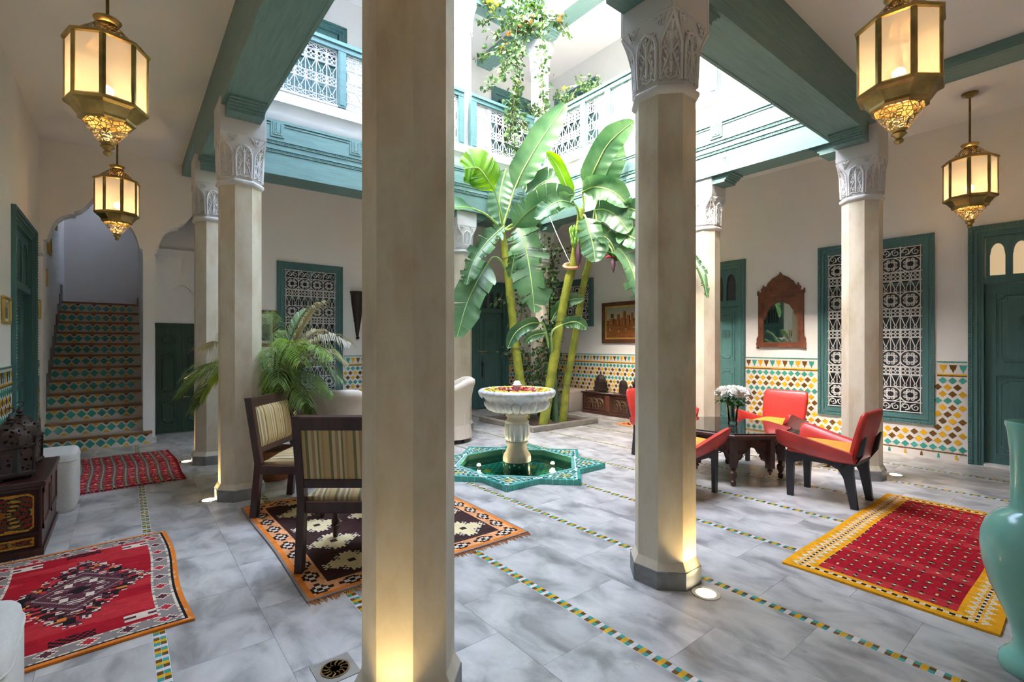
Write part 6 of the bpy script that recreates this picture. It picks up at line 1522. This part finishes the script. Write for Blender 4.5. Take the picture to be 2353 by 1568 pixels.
L(T2, [(1346, 500, 7.05), (1354, 530, 6.9), (1363, 565, 6.85), (1368, 602, 6.8)], .23, [(1336, 505, 7.15), (1342, 495, 7.1)], torn=.4, fold=.3)
sk_ = stem(T2, [(1276, 968, 7.78), (1276, 900, 7.7), (1272, 830, 7.5), (1258, 770, 7.5), (1248, 735, 7.5)], .05, .02, 14, 'banana_leaf', 'sucker')
L(T2, [(1240, 742, 7.3), (1215, 745, 7.1), (1185, 765, 7.0), (1166, 800, 7.0)], .10, [(1262, 800, 7.5), (1250, 748, 7.4)], torn=.05, fold=.3)
L(T2, [(1290, 747, 7.2), (1312, 740, 7.1), (1330, 742, 7.0), (1348, 755, 7.0)], .09, [(1270, 820, 7.5), (1268, 765, 7.3)], torn=.05, fold=.3)
L(T2, [(1266, 740, 7.5), (1282, 712, 7.5), (1308, 690, 7.4), (1342, 686, 7.4)], .11, torn=.05, fold=.5)
L(T2, [(1255, 765, 7.1), (1235, 768, 7.0), (1218, 775, 6.9), (1205, 790, 6.9)], .07, torn=.05)
rebase(T2)
stem(T3, [(1293, 972, 7.96), (1303, 880, 7.85), (1324, 760, 7.7), (1340, 660, 7.5), (1354, 600, 7.4), (1366, 560, 7.3), (1376, 530, 7.2)], .064, .04)
L(T3, [(1392, 560, 7.0), (1428, 578, 6.7), (1456, 630, 6.5), (1470, 705, 6.4)], .22, [(1358, 590, 7.4), (1372, 572, 7.2)], torn=.7, fold=.35)
L(T3, [(1366, 482, 7.0), (1390, 482, 6.8), (1418, 498, 6.6), (1446, 534, 6.5)], .18, [(1372, 548, 7.25), (1364, 512, 7.1)], torn=.1, fold=.2, roll=.2)
L(T3, [(1372, 456, 7.15), (1384, 420, 7.05), (1402, 375, 6.95), (1416, 320, 6.85)], .20, [(1374, 540, 7.2), (1370, 490, 7.2)], torn=.05, fold=.2)
L(T3, [(1420, 520, 6.7), (1450, 545, 6.5), (1500, 560, 6.2), (1560, 580, 6.0)], .17, [(1372, 560, 7.3), (1395, 530, 7.0)], torn=.4, roll=.3)
L(T3, [(1425, 480, 6.6), (1452, 480, 6.5), (1500, 500, 6.3), (1540, 530, 6.1)], .15, torn=.3, roll=.2)
L(T3, [(1540, 565, 6.3), (1585, 590, 6.0), (1612, 630, 5.8), (1626, 686, 5.7)], .085, [(1375, 545, 7.2), (1440, 540, 6.9), (1500, 550, 6.5)], torn=.8, fold=.6)
L(T3, [(1352, 525, 7.1), (1378, 535, 6.9), (1405, 560, 6.8), (1420, 600, 6.75)], .17, torn=.5, fold=.5)
obj('bud_stalk', MB().tube([tuple(px(1372, 545, 7.25)), tuple(px(1392, 556, 6.9)), tuple(px(1405, 572, 6.7)), tuple(px(1409, 590, 6.7))], .011, 6), 'banana_rib', T3)
bud = MB().lathe([(.003, -.20), (.02, -.16), (.032, -.09), (.032, -.04), (.014, .02)], 12, tuple(px(1409, 594, 6.7))); obj('flower_bud', bud, 'bud_purple', T3, smooth=60)
bc = MB(); c = px(1409, 592, 6.7)
for s in (-1, 1): bc.tube([tuple(c), tuple(c + Vector((s*.05, -s*.04, .02))), tuple(c + Vector((s*.10, -s*.08, -.01)))], [.012, .020, .003], 5)
obj('bract', bc, 'bud_red', T3, smooth=60)
rebase(T3)

# ------------------------------------------------------------------ palm in a pot
PX = Vector((1.17, 5.30, 0)); t = thing('potted_palm', 'feathery palm with arching fronds behind the left column', 'palm', tuple(PX))
obj('pot', MB().lathe([(.15, 0), (.19, .05), (.21, .24), (.22, .29), (.20, .30), (.19, .26), (.01, .25)], 24), 'terracotta', t, smooth=40); obj('trunk', MB().lathe([(.07, .22), (.085, .35), (.075, .55), (.05, .68), (.02, .72)], 12), 'bark_stem', t, smooth=60)
pr2 = random.Random(9)
def frond(tip, mid_up, n=44, mat='palm_leaf', ll=.27, base_z=.66):
    base = Vector((0, 0, base_z)); tip = Vector(tip); mid = (base + tip)/2 + Vector((0, 0, mid_up)); q = bez([base, base.lerp(mid, .5) + Vector((0, 0, mid_up*.35)), mid, mid.lerp(tip, .55) + Vector((0, 0, mid_up*.25)), tip], n + 8)
    rb = MB().tube([tuple(p) for p in q], [.011*(1 - .85*i/(n+7)) + .0015 for i in range(n+8)], 4); R_ = obj('frond', rb, mat, t); lv = MB()
    for i in range(8, n + 8):
        tg = (q[min(i+1, n+7)] - q[i-1]).normalized(); sd = tg.cross(Vector((0, 0, 1))).normalized(); s = (i - 8)/(n - 1); l = ll*(math.sin(math.pi*(.12 + .80*s))**.8)
        for sg in (-1, 1):
            d = (sd*sg*.9 + tg*(.55 + .5*s) + Vector((0, 0, .25 - .3*pr2.random()))).normalized(); wv = tg.cross(d).normalized(); w = .0085; p0 = q[i]; p1 = p0 + d*l*.5; p2 = p0 + d*l*.95 + Vector((0, 0, -l*(.28 + .25*pr2.random())))
            wd = d.cross(Vector((0, 0, 1))).normalized()*w
            lv.add([tuple(p0 - wd*.5), tuple(p0 + wd*.5), tuple(p1 + wd), tuple(p1 - wd), tuple(p2)], [(0, 1, 2, 3), (3, 2, 4)])
    tag(obj('leaflets', lv, mat, R_), kind='stuff')
def fr_px(u, v, d, **k): p = px(u, v, d) - PX; frond((p.x, p.y, p.z), **k)
for a in ((742, 696, 4.9, .22, 'palm_leaf_dry'), (700, 715, 5.2, .18, 'palm_leaf'), (800, 785, 4.7, .30, 'palm_leaf_dry'), (765, 822, 4.3, .32, 'palm_leaf_bright'), (782, 870, 4.9, .30, 'palm_leaf'), (765, 905, 4.5, .30, 'palm_leaf'), (700, 925, 4.2, .28, 'palm_leaf'), (650, 930, 4.25, .34, 'palm_leaf_bright'), (470, 905, 4.6, .32, 'palm_leaf_bright'), (425, 868, 4.9, .30, 'palm_leaf'), (455, 800, 5.1, .30, 'palm_leaf_dry'), (440, 940, 4.75, .40, 'palm_leaf'), (730, 960, 4.5, .34, 'palm_leaf'), (620, 720, 5.4, .16, 'palm_leaf'), (660, 760, 5.9, .20, 'palm_leaf'), (520, 760, 5.6, .25, 'palm_leaf'), (690, 830, 4.2, .40, 'palm_leaf_bright'), (600, 940, 4.4, .36, 'palm_leaf'), (740, 760, 5.3, .22, 'palm_leaf_dry'), (790, 830, 5.1, .30, 'palm_leaf_dry'), (410, 905, 4.65, .34, 'palm_leaf'), (480, 870, 4.3, .34, 'palm_leaf_bright'), (560, 800, 4.9, .25, 'palm_leaf'), (690, 980, 4.6, .40, 'palm_leaf'), (640, 880, 4.1, .42, 'palm_leaf')): fr_px(a[0], a[1], a[2], mid_up=a[3], mat=a[4])

# ------------------------------------------------------------------ climbing and hanging vines
def vine(name, lab, strands, density, size, mat, base, cat='vine', flowers=(), stem_r=.007, spread=.06, seed=1):
    t = thing(name, lab, cat, tuple(base)); r = random.Random(seed); sm = MB(); lv = MB(); b = Vector(base)
    for st_ in strands:
        q = bez([Vector(p) - b for p in st_], max(6, int(len(st_)*7))); sm.tube([tuple(p) for p in q], stem_r, 5)
        for i in range(len(q) - 1):
            L_ = (q[i+1] - q[i]).length; n = max(1, int(L_*density + r.random()))
            for k in range(n):
                p = q[i].lerp(q[i+1], r.random()) + Vector((r.gauss(0, spread), r.gauss(0, spread), r.gauss(0, spread*.6))); s = size*(.65 + .6*r.random()); d = Vector((r.gauss(0, 1), r.gauss(0, 1), r.gauss(-.4, .8))).normalized(); sd = d.cross(Vector((r.gauss(0, 1), r.gauss(0, 1), r.gauss(0, 1)))).normalized(); nr = d.cross(sd)
                lv.add([tuple(p), tuple(p + d*s*.35 + sd*s*.42), tuple(p + d*s*.75 + sd*s*.3), tuple(p + d*s*1.15), tuple(p + d*s*.75 - sd*s*.3), tuple(p + d*s*.35 - sd*s*.42), tuple(p + d*s*.6 + nr*s*.10)], [(0, 1, 6), (1, 2, 6), (2, 3, 6), (3, 4, 6), (4, 5, 6), (5, 0, 6)])
    obj('stems', sm, 'bark_stem', t, smooth=60); tag(obj('foliage', lv, mat, t), kind='stuff')
    for c, col, n, sp in flowers:
        fm = MB(); c = Vector(c) - b
        for k in range(n):
            p = c + Vector((r.gauss(0, sp), r.gauss(0, sp), r.gauss(0, sp*.7))); s = .045
            for j in range(3):
                a = TAU*j/3 + r.random(); d = Vector((math.cos(a), math.sin(a), .6)).normalized(); sd = d.cross(Vector((0, 0, 1))).normalized(); fm.add([tuple(p), tuple(p + d*s*.5 + sd*s*.4), tuple(p + d*s), tuple(p + d*s*.5 - sd*s*.4)], [(0, 1, 2, 3)])
        tag(obj('flower_cluster', fm, col, t), kind='stuff')
    return t
V1 = 7.7
vine('hanging_bougainvillea', 'leafy bougainvillea hanging from the roof with orange and white flowers', [
    [px(1180, -60, V1), px(1190, 20, V1), px(1185, 90, V1), px(1180, 140, V1), px(1190, 200, V1), px(1175, 260, V1), px(1170, 310, V1), px(1165, 330, V1)],
    [px(1200, -50, V1), px(1215, 30, V1), px(1200, 100, V1), px(1190, 160, V1), px(1180, 250, V1), px(1182, 330, V1), px(1188, 365, V1)],
    [px(1240, -40, V1), px(1245, 60, V1), px(1247, 110, V1), px(1246, 200, V1), px(1250, 265, V1)],
    [px(1170, -20, V1), px(1140, 10, V1), px(1110, 10, V1)], [px(1180, 60, V1), px(1140, 40, V1), px(1098, 56, V1)], [px(1170, 100, V1), px(1140, 80, V1), px(1128, 72, V1)],
    [px(1180, 120, V1), px(1130, 120, V1), px(1098, 136, V1)], [px(1180, 110, V1), px(1155, 160, V1), px(1120, 210, V1)], [px(1225, 70, V1), px(1275, 45, V1), px(1306, 85, V1)], [px(1225, 40, V1), px(1270, 30, V1), px(1290, 45, V1)],
    [px(1190, 70, V1), px(1215, 60, V1), px(1240, 80, V1)], [px(1195, 40, V1), px(1225, 20, V1), px(1255, 45, V1)], [px(1190, 250, V1), px(1200, 285, V1), px(1222, 300, V1)], [px(1165, 20, V1), px(1185, 50, V1), px(1215, 75, V1)], [px(1175, 70, V1), px(1210, 40, V1), px(1245, 15, V1)], [px(1185, 5, V1), px(1215, 10, V1), px(1240, 5, V1)]],
    92, .072, 'vine_leaf', px(1195, 10, V1), flowers=[(px(1215, 55, V1 - .05), 'orange_petal', 26, .06), (px(1272, 38, V1 - .05), 'white_petal', 30, .06), (px(1284, 42, V1 - .05), 'orange_petal', 10, .04), (px(1128, 6, V1 - .05), 'yellow_petal', 24, .06), (px(1170, 78, V1 - .05), 'orange_petal', 5, .03), (px(1156, 116, V1), 'orange_petal', 8, .03), (px(1187, 194, V1), 'yellow_petal', 5, .03), (px(1211, 47, V1 - .1), 'white_petal', 10, .04)], spread=.055, seed=2)
cv = Vector(COLS['back_right'] + (0,))
st_ = []
rr = random.Random(6)
for k in range(9):
    a = -2.2 + .32*k; p = []
    for j in range(8): z = .1 + 3.2*(j/7)*(.45 + .55*((k*5) % 9)/8); a2 = a + .35*math.sin(j*1.3 + k); p.append(Vector((cv.x + .23*math.cos(a2), cv.y + .23*math.sin(a2), z)))
    st_.append(p)
st_ += [[px(1205, 590, 8.4), px(1190, 640, 8.4), px(1200, 700, 8.4), px(1190, 780, 8.4), px(1200, 860, 8.3), px(1195, 920, 8.3)], [px(1215, 700, 8.4), px(1150, 690, 8.3), px(1140, 700, 8.3)], [px(1200, 800, 8.3), px(1165, 810, 8.2), px(1152, 822, 8.2)], [px(1230, 800, 8.3), px(1245, 850, 8.3), px(1240, 910, 8.3)], [px(1250, 560, 8.5), px(1285, 570, 8.4), px(1310, 585, 8.3)], [px(1205, 820, 8.25), px(1225, 870, 8.2), px(1215, 930, 8.2)], [px(1225, 400, 8.3), px(1240, 450, 8.3), px(1232, 520, 8.3), px(1240, 580, 8.4)], [px(1160, 425, 8.45), px(1168, 450, 8.4), px(1172, 480, 8.4)]]
vine('climbing_ivy', 'dense green climbing ivy covering the corner column behind the banana plants', st_, 85, .066, 'vine_leaf', (cv.x, cv.y, .03), spread=.075, seed=4)
def potplant(lab, c, seed, fl=None):
    strands = [[Vector(c) + Vector((0, 0, .02)), Vector(c) + Vector((.10*math.cos(k*1.3), .10*math.sin(k*1.3), .12)), Vector(c) + Vector((.18*math.cos(k*1.3), .18*math.sin(k*1.3), .20 + .04*math.sin(k*2)))] for k in range(8)]
    return vine('potted_plant', lab, strands, 40, .05, 'vine_leaf', c, 'plant', fl or (), .004, .035, seed)
potplant('small bushy plant on the balustrade corner beside the banana leaf', (5.50, IY1 - .03, 5.235), 5); c = px(1296, 232, 7.35); potplant('flowering plant on the right balustrade rail', (LR, 5.62, 5.235), 6, [(Vector((LR - .05, 5.62, 5.48)), 'yellow_petal', 5, .02), (Vector((LR + .05, 5.5, 5.5)), 'white_petal', 4, .02)])
potplant('little green sprig on the right balustrade rail', (LR, 5.12, 5.235), 7)

hw = thing('hanging_wire', 'thin wire with a little star dangling in front of the right beam', 'ornament', (5.60, 2.92, 3.52)); obj('wire', MB().tube([(.03, 0, .42), (0, .02, .33), (.015, -.01, .2), (0, 0, .06)], .0022, 4), 'rust_iron', hw)
sm = MB()
for k in range(5): a = TAU*k/5; sm.tube([(0, 0, .05), (0, .045*math.cos(a), .05 + .045*math.sin(a))], [.006, .001], 4)
obj('star', sm, 'chrome', hw)
